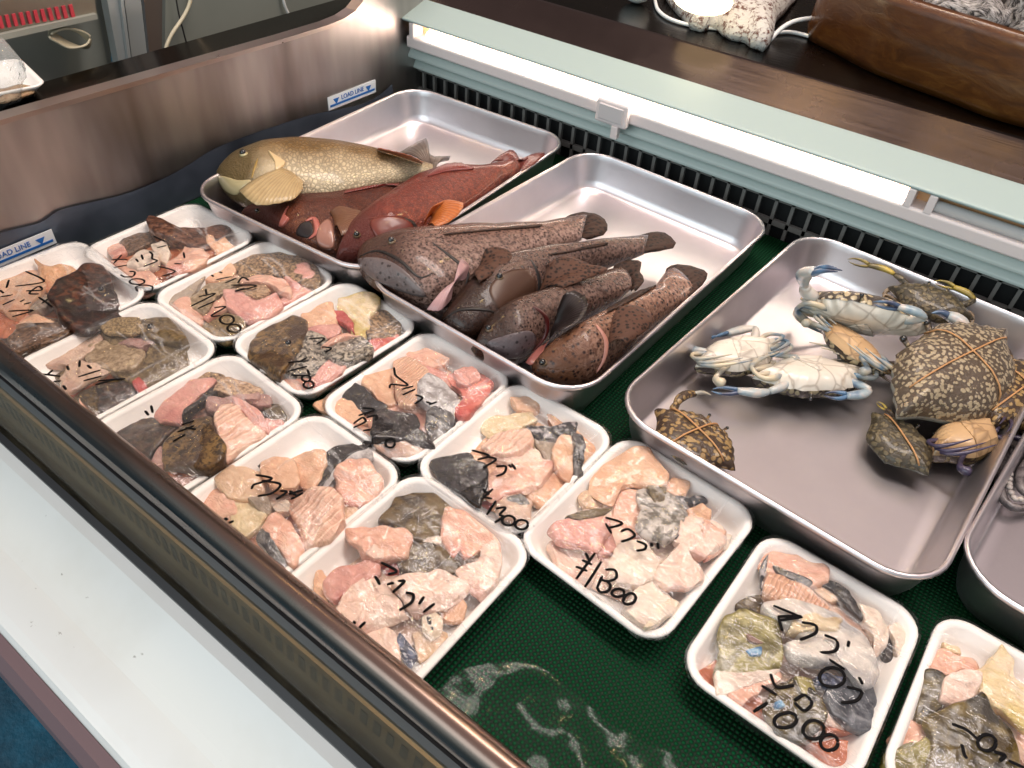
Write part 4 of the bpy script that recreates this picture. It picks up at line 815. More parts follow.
# four groupers
zg = Z(340, 180, .3711)
GM = fish_mat('spotted_grouper_skin', S(84,60,50), S(124,94,82), S(150,120,108), spot=S(48,32,27), sc=170, spot_sc=190, lo=.15, hi=.45, mott=S(64,42,35), head=S(72,46,36), gloss=.25)
GM2 = fish_mat('dark_grouper_skin', S(62,44,36), S(98,74,64), S(116,90,80), spot=S(34,22,18), sc=170, spot_sc=190, lo=.15, hi=.45, mott=S(52,34,28), head=S(48,30,22), gloss=.22)
GH = fish_mat('brown_spotted_skin', S(104,70,52), S(136,98,78), S(146,110,92), spot=S(44,26,20), sc=170, spot_sc=140, lo=.18, hi=.42, mott=S(82,52,40), head=S(96,62,42), gloss=.22)
def spotfin(nm, c1, c2, sc=70):
    a = NM(nm); e = a.ramp(a.voro(sc), [(.3, 1.0), (.5, 0.0)]); uv = a.n('UVMap'); sep = a.n('SeparateXYZ'); a.L.new(uv.outputs[0], sep.inputs[0]); w = a.math('SINE', a.math('MULTIPLY', sep.outputs[0], 70))
    return a.pbr(a.mix(e, c1, c2), .6, bump=a.bump(w, .15, .002), spec=.2)
SF = spotfin('spotted_fin', S(84,57,45), S(36,25,21), 170); DF = finmat('black_fin', S(28,22,22), S(54,44,42), 80); TF = spotfin('dark_spotted_tail', S(60,42,34), S(22,17,15), 150)
GG = 'whole fish in the trays'
def grouper(label, pt, dors, vent, z, hz, mat):
    t = thing('grouper', label, 'fish', at(pt, .004), GG)
    o, bv = fishbody(t, zg(dors), zg(vent), z, hz, mat); return t, bv
t, bv = grouper('spotted grouper nearest the red fish, pale grey jaw pointing at the tray rim', (470, 255), [(46,205),(70,178),(140,160),(260,146),(400,135),(540,125),(620,105),(665,98)], [(44,225),(70,265),(130,300),(230,335),(330,310),(450,250),(580,190),(650,160)], .062, hump(.048, .25), GM)
patch('lower_jaw', zg([(48,212),(110,210),(165,235),(215,285),(235,315),(180,305),(95,270),(60,240)]), bv, fish_mat('grey_spotted_jaw', S(104,92,90), S(116,102,98), S(116,102,98), spot=S(56,46,44), spot_sc=120), t, .0025)
groove('mouth', zg([(45,210),(100,190),(160,215),(215,262),(250,250)]), bv, .003, DKLINE, t)
eye(t, bv, zg([(140,166)])[0], .0065)
groove('gill_slit', zg([(250,170),(310,215),(345,250),(330,300)]), bv, .003, DKLINE, t)
fin('pelvic_fin', zg([(325,215),(345,235),(335,265)]), zg([(300,320),(270,350),(235,348)]), .09, .075, finmat('pale_pink_fin', S(186,150,150), S(150,110,110), 50), t, bv, .004, .012)
fin('pectoral_fin', zg([(345,262),(370,235),(380,215)]), zg([(375,275),(440,235),(468,210),(440,182),(400,192)]), .1, .1, SF, t, bv, .003, .01)
fin('dorsal_fin', zg([(280,150),(380,140),(540,128)]), zg([(300,136),(380,130),(545,120)]), .06, .085, TF, t, bv, .002, .002)
fin('tail_fin', zg([(625,108),(640,135),(640,162)]), zg([(610,98),(650,86),(700,95),(722,122),(712,145),(665,160)]), .06, .058, TF, t, None, 0, .004)
fin('anal_fin', zg([(560,195),(600,180)]), zg([(575,190),(600,172),(620,172)]), .05, .05, TF, t, bv, .002, .002)
t, bv = grouper('dark headed grouper lying second from the red fish, spotted tail fin spread', (520, 285), [(270,375),(330,300),(400,240),(530,205),(650,185),(780,160),(830,152)], [(285,400),(340,425),(430,400),(540,320),(650,255),(760,215),(820,196)], .055, hump(.047, .3), GM2)
eye(t, bv, zg([(430,262)])[0], .006)
patch('gill_cover', zg([(400,300),(440,250),(505,240),(530,280),(515,330),(450,370)]), bv, simple('dark_gill_cover', S(76,52,40), .4), t, .0015)
groove('gill_slit', zg([(515,215),(535,260),(530,310),(500,360)]), bv, .0035, DKLINE, t)
groove('mouth', zg([(275,380),(320,350),(400,350),(450,375)]), bv, .003, DKLINE, t)
fin('pectoral_fin', zg([(530,300),(545,270),(550,250)]), zg([(600,290),(690,255),(722,238),(670,225),(620,205),(575,225)]), .09, .088, SF, t, bv, .003, .01)
fin('dorsal_fin', zg([(560,205),(650,188),(720,175)]), zg([(600,190),(680,170),(722,168)]), .06, .08, TF, t, bv, .002, .002)
fin('tail_fin', zg([(770,165),(790,185),(790,212)]), zg([(780,158),(855,138),(892,152),(906,176),(880,186),(800,200)]), .052, .05, TF, t, None, 0, .004)
t, bv = grouper('mauve grey grouper with a round black side fin, third from the red fish', (560, 320), [(352,455),(390,385),(460,340),(560,310),(650,275),(730,245),(760,240)], [(365,470),(420,482),(490,482),(570,430),(660,372),(760,315),(790,290)], .05, hump(.043, .3), GM2)
eye(t, bv, zg([(402,402)])[0], .0055)
patch('lower_jaw', zg([(395,440),(440,420),(510,405),(530,430),(500,475),(430,478)]), bv, fish_mat('grey_jaw', S(90,80,82), S(90,80,82), S(80,72,74), spot=S(46,40,42), spot_sc=120), t, .002)
groove('gill_slit', zg([(520,340),(555,370),(550,420),(520,460)]), bv, .0045, GILLIN, t)
fin('pectoral_fin', zg([(560,425),(565,400),(575,385)]), zg([(600,405),(650,375),(668,330),(640,300),(605,306),(588,345)]), .085, .105, DF, t, bv, .003, .008)
fin('pelvic_fin', zg([(545,440),(560,430)]), zg([(500,490),(520,500),(545,470)]), .07, .05, simple('rosy_fin', S(140,84,78), .35), t, bv, .002, .004, n=6)
fin('tail_fin', zg([(735,240),(770,262),(785,300)]), zg([(740,232),(770,215),(812,220),(808,245),(820,270),(795,300)]), .05, .055, TF, t, None, 0, .004)
t, bv = grouper('brown spotted grouper along the tray rim nearest the crabs', (600, 345), [(515,500),(560,450),(650,395),(760,340),(830,300),(880,245),(890,240)], [(525,530),(590,552),(680,545),(760,490),(850,400),(930,330),(955,300)], .052, hump(.046, .3), GH)
eye(t, bv, zg([(548,492)])[0], .006)
groove('gill_slit', zg([(690,390),(715,430),(710,480),(690,520)]), bv, .004, simple('pink_crease', S(176,120,104), .35), t)
fin('pectoral_fin', zg([(720,440),(725,400),(735,370)]), zg([(770,440),(830,400),(840,365),(800,338),(760,345)]), .09, .095, SF, t, bv, .003, .008)
fin('dorsal_fin', zg([(720,360),(790,325),(840,295)]), zg([(720,345),(800,300),(852,283)]), .06, .07, TF, t, bv, .002, .002)
fin('tail_fin', zg([(872,260),(900,285),(935,312)]), zg([(875,255),(885,232),(930,228),(990,250),(970,290),(938,318)]), .052, .055, TF, t, None, 0, .004)
# ------------------------------------------------------------------ blue swimming crabs
def crab_shell_mat(name, c1, c2, c3, sc=75):
    a = NM(name); co = a.co(); d = a.n('TexNoise'); a.L.new(co, d.inputs['Vector']); d.inputs['Scale'].default_value = 40
    mp = a.n('VectorMath'); mp.operation = 'MULTIPLY_ADD'; a.L.new(d.outputs['Color'], mp.inputs[0]); mp.inputs[1].default_value = (.012,) * 3; a.L.new(co, mp.inputs[2])
    v = a.n('TexVoronoi'); v.feature = 'SMOOTH_F1'; a.L.new(mp.outputs[0], v.inputs['Vector']); v.inputs['Scale'].default_value = sc; v.inputs['Smoothness'].default_value = .35
    n1 = a.noise(sc * 1.6, 3, .6); n2 = a.noise(12, 2)
    e = a.ramp(a.math('ADD', v.outputs['Distance'], a.math('MULTIPLY', a.math('SUBTRACT', n1, .5), .25)), [(.4, 1.0), (.52, 0.0)])
    col = a.mix(e, c1, a.mix(n2, c2, c3))
    return a.pbr(col, .4, bump=a.bump(a.math('ADD', e, n1), .6, .003), coat=.25)
CS = crab_shell_mat('mottled_crab_shell', S(52,42,34), S(196,180,146), S(150,128,92), 115)
CSB = crab_shell_mat('brown_mottled_crab_shell', S(62,44,28), S(176,144,92), S(124,98,58), 130)
CSO = crab_shell_mat('olive_crab_shell', S(60,52,36), S(112,98,70), S(92,82,58), 150)
def LN(a):
    v = a.n('TexVoronoi'); v.feature = 'DISTANCE_TO_EDGE'; a.L.new(a.co(), v.inputs['Vector']); v.inputs['Scale'].default_value = 32
    return a.math('MULTIPLY', a.ramp(v.outputs['Distance'], [(.0, 1.0), (.06, 0.0)]), .55)
a = NM('crab_belly'); n1 = a.noise(24, 3); n2 = a.ramp(a.noise(60, 3), [(.6, 0.0), (.75, 1.0)]); CB = a.pbr(a.mix(a.math('MULTIPLY', n2, .5), a.mix(LN(a), a.mix(n1, S(228,220,206), S(204,194,178)), S(128,108,90)), S(176,150,124)), .35, bump=a.bump(n1, .3, .003), coat=.3)
a = NM('crab_belly_tan'); n1 = a.noise(24, 3); CBT = a.pbr(a.mix(LN(a), a.mix(n1, S(208,174,132), S(176,138,96)), S(96,68,46)), .4, bump=a.bump(n1, .4, .003), coat=.2)
a = NM('crab_claw_blue'); n1 = a.noise(26, 3, .6); n2 = a.noise(90, 3)
CBL = a.pbr(a.mix(a.ramp(n2, [(.5, 0.0), (.7, .6)]), a.ramp(n1, [(.3, S(70,96,128)), (.44, S(150,166,172)), (.62, S(200,192,180))]), S(206,184,172)), .35, coat=.3)
a = NM('crab_finger_blue'); n1 = a.noise(40, 2); CFB = a.pbr(a.ramp(n1, [(.35, S(50,54,80)), (.6, S(88,120,150))]), .3, coat=.3)
a = NM('crab_leg_pale'); n1 = a.noise(30, 2); CLP = a.pbr(a.ramp(n1, [(.35, S(92,120,140)), (.65, S(206,190,160))]), .35, coat=.3)
a = NM('crab_leg_brown'); n1 = a.noise(50, 3); CLB = a.pbr(a.ramp(n1, [(.35, S(70,54,38)), (.65, S(142,118,84))]), .4, coat=.2)
a = NM('crab_claw_yellow'); n1 = a.noise(30, 2); CLY = a.pbr(a.ramp(n1, [(.35, S(92,80,40)), (.6, S(190,164,72))]), .4, coat=.2)
PUR = simple('purple_shell', S(62,54,78), .35, coat=.3)
CSF = crab_shell_mat('white_mottled_crab_shell', S(84,70,56), S(180,164,136), S(150,130,100), 165)
STRING = simple('orange_string', S(190,140,92), .6)
OUT = [(0, .2), (.07, .235), (.13, .21), (.2, .24), (.235, .165), (.3, .205), (.325, .12), (.385, .15), (.4, .065), (.455, .085), (.475, .005), (.6, -.02), (.46, -.07), (.38, -.13), (.3, -.22), (.2, -.29), (.1, -.3), (0, -.29)]
OUT = OUT + [(-x, y) for x, y in OUT[-2:0:-1]]
def crab(label, left, right, z, tilt=0, roll=0, flip=False, shell=CS, belly=CB, claws=((1, 0), (1, 0)), legs=(1, 1), scale=1, clawm=CBL, fingm=CFB, legm=CLP, strings=0, thick=.15, cs=1.0, dep=1.0):
    A, B = at(left, z), at(right, z); W = (B - A).length * scale; c = (A + B) / 2
    xa = (B - A).normalized(); up = Vector((0, 0, 1)); ya = up.cross(xa).normalized(); za = xa.cross(ya)
    M = Matrix((xa, ya, za)).transposed()
    M = M @ Matrix.Rotation(math.radians(tilt), 3, 'X') @ Matrix.Rotation(math.radians(roll), 3, 'Y')
    if flip: M = M @ Matrix.Rotation(math.pi, 3, 'Y')
    T = lambda v: c + M @ (Vector((v[0], v[1] * dep, v[2])) * W)
    rd = random.Random(label); t = thing('crab', label, 'crab', (c.x, c.y, .004), 'crabs in the aluminium tray')
    n = len(OUT)
    def cap(sgn, hs, rings):
        V = []; F = []
        for s, h in rings:
            for x, y in OUT: V.append(T((x * s, (y + .03) * s - .03, sgn * h * hs)))
        for k in range(len(rings) - 1):
            for i in range(n): F.append((k * n + i, k * n + (i + 1) % n, (k + 1) * n + (i + 1) % n, (k + 1) * n + i))
        F.append(tuple(range((len(rings) - 1) * n, len(rings) * n))); return V, F
    V, F = cap(1, thick, [(1, 0), (.97, .3), (.88, .58), (.7, .82), (.45, .97), (.2, 1.0)])
    ca_ = mesh('carapace', V, F, shell, t, sub=1); bv = bvh_of(V, F)
    V, F = cap(-1, thick * .85, [(.985, -.02), (.93, .35), (.8, .75), (.6, .95), (.3, 1.0)]); un = mesh('underside', V, F, belly, t, sub=1); bu = bvh_of(V, F)
    # abdomen flap with its grooves
    b = MB(); hz = -thick * .85; V = []; F = []
    for k in range(11):
        f = k / 10; y = -.285 + f * .37; w_ = .17 * (1 - f) ** .8 + .012; lift = -.006 - .008 * (k % 2)
        o_ = T((0, y, -2)); hh = [bu.ray_cast(T((x, y, -2)), (T((x, y, 0)) - T((x, y, -2))).normalized())[0] for x in (-w_, 0, w_)]
        zz = [(Vector((0, 0, 0)) if h is None else h) for h in hh]
        if any(h is None for h in hh): continue
        dn = (T((0, 0, -1)) - T((0, 0, 0))).normalized() * W
        V += [zz[0] - dn * .004, zz[0] - dn * lift, zz[1] - dn * (lift - .004), zz[2] - dn * lift, zz[2] - dn * .004]
    for k in range(len(V) // 5 - 1):
        for i in range(4): F.append((k * 5 + i, k * 5 + i + 1, k * 5 + i + 6, k * 5 + i + 5))
    mesh('abdomen', V, F, belly, t, smooth=False)
    for s in (-1, 1):
        e = MB().tube([T((s * .1, .2, .02)), T((s * .12, .25, .05))], [.012 * W, .016 * W], 8).build('eye_stalk', shell, t)
        MB().ball(T((s * .122, .258, .055)), .02 * W, 10).build('eye', EYE_B, e)
    for s, (on, sty) in zip((-1, 1), claws):
        if not on: continue
        if sty == 0:   # folded over the front
            arm = [(.3, .1, -.04), (.42, .22, -.03), (.5, .33, -.02)]; palm = [(.5, .33, -.02), (.4, .385, 0), (.26, .4, .01), (.17, .4, .01)]; f1 = [(.18, .405, .02), (.08, .43, .03), (-.03, .42, .02), (-.1, .38, .01)]; f2 = [(.17, .385, -.01), (.08, .37, -.02), (0, .36, -.02), (-.07, .35, 0)]
        elif sty == 1: # stretched sideways
            arm = [(.3, .12, -.03), (.46, .2, 0), (.6, .24, .02)]; palm = [(.6, .24, .02), (.74, .27, .02), (.9, .26, .01), (1.0, .24, 0)]; f1 = [(.99, .255, .02), (1.1, .27, .03), (1.22, .25, .03), (1.3, .2, .02)]; f2 = [(.99, .22, 0), (1.1, .19, -.01), (1.2, .18, -.01), (1.28, .19, 0)]
        elif sty == 3: # short and thick beside the shell
            arm = [(.36, .06, 0), (.45, .1, .03), (.47, .16, .05)]; palm = [(.47, .14, .05), (.51, .22, .08), (.51, .33, .09), (.46, .42, .08)]; f1 = [(.46, .41, .09), (.42, .48, .1), (.36, .53, .09), (.3, .55, .08)]; f2 = [(.47, .41, .06), (.45, .48, .06), (.4, .53, .06), (.33, .56, .06)]
        else:          # raised forward
            arm = [(.28, .12, -.02), (.4, .3, .02), (.46, .42, .06)]; palm = [(.46, .42, .06), (.44, .54, .09), (.38, .66, .1), (.34, .74, .1)]; f1 = [(.34, .73, .11), (.31, .83, .13), (.25, .92, .12), (.17, .97, .1)]; f2 = [(.36, .73, .08), (.38, .83, .08), (.34, .92, .08), (.24, .98, .08)]
        g = lambda P: [T((s * (.3 + (x - .3) * cs), .1 + (y - .1) * cs, zz * cs)) for x, y, zz in P]; W_ = W; W = W * cs * (1.5 if sty == 3 else 1)
        ar = MB().tube(catmull(g(arm), 8, False), [.036 * W, .042 * W, .046 * W, .048 * W, .046 * W, .042 * W, .038 * W, .032 * W], 10).build('claw_arm', clawm if shell is CS else shell, t)
        cl = MB().tube(catmull(g(palm), 8, False), [.03 * W, .042 * W, .05 * W, .055 * W, .054 * W, .05 * W, .044 * W, .038 * W], 10, .8).build('claw', clawm, t)
        MB().tube(catmull(g(f1), 9, False), [.026 * W * (1 - (i / 8) ** 1.6 * .9) for i in range(9)], 8).build('claw_finger', fingm, cl)
        MB().tube(catmull(g(f2), 9, False), [.023 * W * (1 - (i / 8) ** 1.6 * .9) for i in range(9)], 8).build('claw_finger', fingm, cl)
        W = W_
    for s, on in zip((-1, 1), legs):
        if not on: continue
        for k in range(3):
            y = .06 - .1 * k; j = rd.uniform(-.03, .03); zf = thick / .15
            P = [(s * .32, y, -.06), (s * (.5 + .02 * k), y + .04 + j, -.06 * zf), (s * (.56 - .03 * k), y - .1 + j, -.1 * zf), (s * (.42 - .06 * k), y - .2 + j, -.135 * zf), (s * (.24 - .06 * k), y - .26 + j, -.16 * zf)]
            MB().tube(catmull([T(p) for p in P], 14, False), [W * (.024 + .004 * math.sin(i)) * (1 - (i / 13) ** 3 * .85) for i in range(14)], 8).build('leg', legm, t)
        P = [(s * .26, -.2, -.05), (s * .42, -.26, -.03), (s * .5, -.33, -.02), (s * .46, -.42, -.01)]
        MB().tube(catmull([T(p) for p in P], 12, False), [W * (.028 + .035 * max(0, (i - 6) / 5) * (1 if i < 11 else .3)) for i in range(12)], 8).build('swimming_leg', legm, t)
    if strings:
        b = MB()
        for (ax, ay), (bx, by) in [((-.5, .05), (.5, -.08)), ((.05, .22), (-.05, -.29))][:strings]:
            pts = []
            for i in range(15):
                q = i / 14; x, y = ax + (bx - ax) * q, ay + (by - ay) * q
                o_ = T((x, y, .6)); d = (T((x, y, -1)) - o_).normalized(); h = bv.ray_cast(o_, d)
                if h[0] is not None: pts.append(h[0] - d * .0015)
            if len(pts) > 3: b.tube(pts, .0012, 6)
        b.build('binding_string', STRING, t)
    return t
zc_ = lambda x, y: (640 + x * .375, 240 + y * .375)
crab('mottled brown crab leaning on the near tray rim, alone at the near corner', zc_(58, 462), zc_(243, 600), .034, tilt=-6, shell=CSB, claws=((1, 3), (0, 0)), legs=(0, 0), strings=2, clawm=CSB, fingm=CLP, legm=CLB, scale=1.05, cs=.72, dep=1.5)
crab('white bellied crab on its back with blue claws, nearest the grouper tray', zc_(160, 330), zc_(350, 280), .034, tilt=-8, flip=True, claws=((1, 0), (1, 0)), legs=(1, 1), thick=.17, scale=1.08)
crab('bright white crab on its back with a blue white claw stretched toward the near corner', zc_(602, 366), zc_(315, 372), .034, tilt=14, flip=True, claws=((1, 1), (1, 0)), legs=(1, 1), thick=.15, cs=.85)
crab('tan crab with its yellowish belly up, wedged under the mottled crab at the back', zc_(490, 220), zc_(650, 350), .05, tilt=-15, flip=True, claws=((1, 0), (1, 0)), legs=(1, 1), belly=CBT, cs=.8)
crab('mottled crab tilted up on the pile, pale front and teeth facing out', zc_(765, 232), zc_(445, 160), .078, tilt=52, claws=((1, 0), (1, 3)), legs=(0, 1), cs=.85)
crab('olive green crab with a yellow claw at the back rim of the tray', zc_(672, 128), zc_(880, 205), .055, tilt=20, shell=CSO, clawm=CLY, fingm=CLY, legm=CLB, claws=((1, 1), (1, 0)), legs=(1, 1), cs=.95)
crab('biggest mottled crab with white squiggles and strings, a blue claw raised behind it', zc_(690, 450), zc_(940, 255), .06, tilt=12, shell=CSF, claws=((0, 0), (1, 3)), legs=(0, 1), strings=2, scale=1.0, thick=.17, cs=.55)
crab('dull olive brown crab lying apart in front of the white bellied ones', zc_(640, 480), zc_(755, 605), .03, tilt=8, shell=CSO, clawm=CSB, fingm=CLY, legm=CLB, claws=((1, 1), (0, 0)), legs=(0, 0), strings=1, scale=1.2, cs=.7, dep=1.3)
crab('small tan crab on its back with purple legs crossed over the belly', zc_(785, 565), zc_(935, 495), .034, tilt=-10, flip=True, belly=CBT, shell=CSB, legm=PUR, clawm=PUR, fingm=PUR, claws=((1, 0), (0, 0)), legs=(1, 1), thick=.22, scale=1.05, cs=.7)
crab('dark mottled crab with string against the far side rim of the tray', zc_(930, 480), zc_(1045, 345), .045, tilt=15, shell=CSB, claws=((0, 0), (1, 0)), legs=(0, 1), strings=2, scale=1.15)
crab('mottled crab hidden low between the pile and the largest crab', zc_(640, 330), zc_(760, 370), .022, tilt=0, shell=CSB, claws=((0, 0), (0, 0)), legs=(1, 1), legm=CLB)
# ------------------------------------------------------------------ octopus in the last tray
OM = skin('octopus_skin', S(92,84,84), S(150,140,138), 90); OS = simple('sucker_pale', S(186,176,168), .35)
t = thing('octopus', 'grey octopus with a row of pale suckers in the tray at the picture edge', 'octopus', at((1040, 460), .004))
c = at((1066, 462), .03); b = MB(); b.ball((c.x + .02, c.y + .04, .034), .06, 24, (1.2, 1.3, .55)); V = [v + noise.noise_vector(v * 20) * .01 for v in b.V]; mesh('mantle', V, b.F, OM, t)
for k, pts in enumerate([[(1050,430),(1020,440),(1004,462),(1000,490),(1008,505),(1022,508),(1040,505)],[(1060,450),(1032,462),(1020,478),(1024,492),(1044,498)],[(1070,420),(1034,424),(1016,432),(1010,446),(1014,460)]]):
    P = catmull([at(p, .016 + .004 * k) for p in pts], 26, False); ar = MB().tube(P, [.013 * (1 - i / 34) for i in range(26)], 10).build('arm', OM, t)
    if k == 0:
        for i in range(4, 24):
            d = (P[min(i + 1, 25)] - P[i - 1]).normalized(); sd = d.cross(Vector((0, 0, 1))) * -1
            MB().ball(P[i] + sd * .007 + Vector((0, 0, .008)), .0042, 8, (1, 1, .7)).build('sucker', OS, ar)
# ------------------------------------------------------------------ behind the end wall
def slab(name, px, x, th, mat, parent=None, **k):         # flat board standing across x
    P = [at(p, x, 0) for p in px]; n = len(P)
    V = [(x, p.y, p.z) for p in P] + [(x - th, p.y, p.z) for p in P]
    F = [tuple(range(n)), tuple(range(n, 2 * n))[::-1]] + [(i, n + i, n + (i + 1) % n, (i + 1) % n) for i in range(n)]
    return mesh(name, V, F, mat, parent, smooth=False, **k)
MB().box((-1.29, .05, .1), (X0 - .02, 1.3, .2)).build('end_ledge', steel('brown_wet_steel', S(70,50,38), .16, (1, .3, 1), .5, c2=S(34,24,18)), case, smooth=False, bevel=.004)
GP = NM('grey_panel_paint'); nzz = GP.noise(5, 4); GPM = GP.pbr(GP.mix(nzz, S(112,118,112), S(140,142,134)), .35)
tag(slab('grey_panel', [(-40,-60),(105,-60),(112,78),(60,89),(0,99),(-40,105)], -1.42, .02, GPM), 'dark grey panel in the corner below the red slotted rack', 'panel')
pts = [(166,-60),(380,-60),(366,-8),(358,2),(340,14),(300,24),(230,40),(165,58)]
tag(slab('grey_panel', pts, -1.4, .03, GPM), 'wide grey machine panel with a rounded corner above the end wall', 'panel')
tag(slab('dark_board', [(138,-60),(163,-60),(167,57),(160,60),(150,62)], -1.41, .02, simple('brown_grey_board', S(90,80,74), .5)), 'narrow dark board between the steel post and grey panel', 'board')
MB().box((-1.6, -.2, .02), (-1.3, 1.9, .08)).build('rear_plinth', simple('dark_brown_plinth', S(30,20,15), .4), case, smooth=False)
po = thing('steel_post', 'bright grooved steel post rising behind the end wall', 'post', at((126, 66), -1.38, 0))
for nm_, px, x in (('post_face', [(96,-60),(112,-60),(128,66),(120,70)], -1.38), ('post_rib', [(113,-60),(116,-60),(132,65),(129,66)], -1.372), ('post_flange', [(117,-60),(134,-60),(148,63),(133,66)], -1.385)):
    slab(nm_, px, x, .02, simple('post_steel', S(176,182,182), .35, .45), po)
rk = thing('slotted_rack', 'steel rack front with a row of red slots, top left corner', 'rack', at((45, 30), -1.36, 0))
slab('rack_front', [(-40,12),(60,-14),(92,-22),(97,16),(40,29),(0,38),(-40,47)], -1.36, .02, steel('rack_steel', S(170,164,150), .35), rk)
slab('rack_lip', [(-40,44),(0,35),(40,26),(97,14),(98,19),(40,32),(0,41),(-40,50)], -1.35, .02, simple('rack_lip_paint', S(150,150,140), .4), rk)
for i in range(12):
    x_ = -9 + i * 7.1; y_ = 17 - (x_ + 9) * .16
    slab('red_slot', [(x_, y_ + 1), (x_ + 3.2, y_), (x_ + 6.4, y_ + 12), (x_ + 3, y_ + 13)], -1.357, .003, simple('red_plastic', S(196,60,72), .45), rk)
# cable coil, cords
def cord(name, pts, r, mat, label=None, cat='cord', x=None, n=30, parent=None):
    P = [at(p, x, 0) for p in pts] if x is not None else [Vector(p) for p in pts]
    o = MB().tube(catmull(P, n, False), r, 8).build(name, mat, parent)
    if label: tag(o, label, cat)
    return o
CW = simple('cream_cable', S(206,196,170), .5); CWW = simple('white_cable', S(222,222,220), .4)
b = MB()
for i in range(6): b.tube(catmull([at(p, -1.38 + .004 * i, 0) for p in [(49,30+i*1.2),(58,36+i*1.3),(70,43+i),(86,48-i*.6),(90,44-i*1.5),(78,32-i*.4),(62,27+i*.4)]], 26, True) , .0022, 6)
tag(b.build('cable_coil', CW), 'coil of cream cable hanging under the red slotted rack', 'cable')
cord('power_cord', [(196,-40),(190,2),(184,16),(172,34),(166,48),(165,62)], .0035, CW, 'cream power cord running down in front of the grey panel', x=-1.375)
cord('thin_cord', [(172,-30),(178,10),(184,34),(190,56)], .0015, simple('dark_cable', S(30,28,28), .5), 'thin dark cable hanging beside the cream power cord', x=-1.378)
cord('plastic_tie', [(280,-20),(285,6),(295,24)], .003, CWW, 'white plastic strap hanging on the wide grey machine panel', x=-1.39)
# tray with a bag on the ledge
bt = thing('bag_tray', 'white foam tray with a crumpled plastic bag at the far left corner', 'tray', at((10, 98), .2))
V, F = dish(.13, .17, .02, [(.02, 0), (.01, .012), (0, .02), (.003, .022), (.008, .018), (.016, .006), (.024, .005)], at((0, 92), .2).x - .005, at((0, 92), .2).y - .03, -.2, .201)
mesh('foam_tray', V, F, FOAM, bt)
c0 = at((-4, 72), .25); b = MB(); b.ball((c0.x - .02, c0.y - .02, .245), .055, 22, (1, 1.2, .9)); V = [v + noise.noise_vector(v * 30) * .016 for v in b.V]
tag(mesh('plastic_bag', V, b.F, plastic('milky_plastic', 30, .25)), 'crumpled clear plastic bag standing in the far left foam tray', 'plastic bag')
c0 = at((12, 96), .21); b = MB(); b.ball((c0.x, c0.y, .213), .022, 16, (1.1, 1.5, .35)); V = [v + noise.noise_vector(v * 50) * .006 for v in b.V]
tag(mesh('brown_scrap', V, b.F, flesh('brown_scrap', S(150,104,66), S(190,160,124))), 'brown fish scrap on the foam tray under the plastic bag', 'scrap')
# ------------------------------------------------------------------ on the steel counter
SH = .2415
a = NM('speckled_coral'); n1 = a.noise(90, 4, .7); n2 = a.noise(26, 3)
col = a.mix(a.ramp(n1, [(.5, 0.0), (.62, 1.0)]), S(200,194,186), S(96,56,44)); CORAL = a.pbr(col, .7, bump=a.bump(n1, 1, .006))
cp = [(646,2),(668,4),(684,14),(690,24),(700,27),(716,24),(728,34),(746,38),(752,43),(766,47),(773,38),(776,22),(790,6),(800,-14),(760,-40),(700,-40),(660,-20)]
lt = thing('coral_lamp', 'speckled white coral lamp glowing on the steel counter', 'lamp', at((720, 20), SH))
P = [at(p, SH + .012) for p in cp[3:]]; n = 60; C0 = catmull(P, n); cc = sum(C0, Vector()) / n; V = []; F = []
for k, (s, z) in enumerate([(.97, 0), (1, .012), (.97, .03), (.85, .05), (.6, .062), (.3, .066)]):
    for p in C0:
        q = cc + (p - cc) * s; q.z = SH + z; nn = noise.noise_vector(q * 45); q += nn * (.008 if k else .003); q.z = max(q.z, SH + .0005); V.append(q)
for k in range(5):
    for i in range(n): F.append((k * n + i, k * n + (i + 1) % n, (k + 1) * n + (i + 1) % n, (k + 1) * n + i))
F += [tuple(range(n))[::-1], tuple(range(5 * n, 6 * n))]
mesh('coral_base', V, F, CORAL, lt)
g = at((702, -2), SH + .075); b = MB(); b.ball((g.x, g.y, SH + .075), .052, 20, (1.1, .7, .5))
b.build('glowing_shade', simple('lamp_glow', (1, .88, .6), .4, emit=(1, .85, .55), estr=4), lt)
b = MB(); g = at((638, -8), SH + .02); b.ball((g.x, g.y, SH + .03), .032, 18, (1, 1, .95)); tag(b.build('white_ball', simple('glazed_white', S(220,220,214), .2)), 'round white glazed ornament beside the coral lamp', 'ornament')
cord('lamp_cord', [at(p, SH + .004) for p in [(652,-20),(657,8),(668,18),(690,25),(730,30),(760,34),(790,32),(815,38)]], .0036, CWW, 'white cord looping around the foot of the coral lamp', n=44)
cord('lamp_cord', [at(p, SH + z) for p, z in [((770,40),.004),((782,28),.02),((795,21),.028),((812,18),.03)]], .0042, CWW, 'white cord arching up against the wooden boat', n=20)
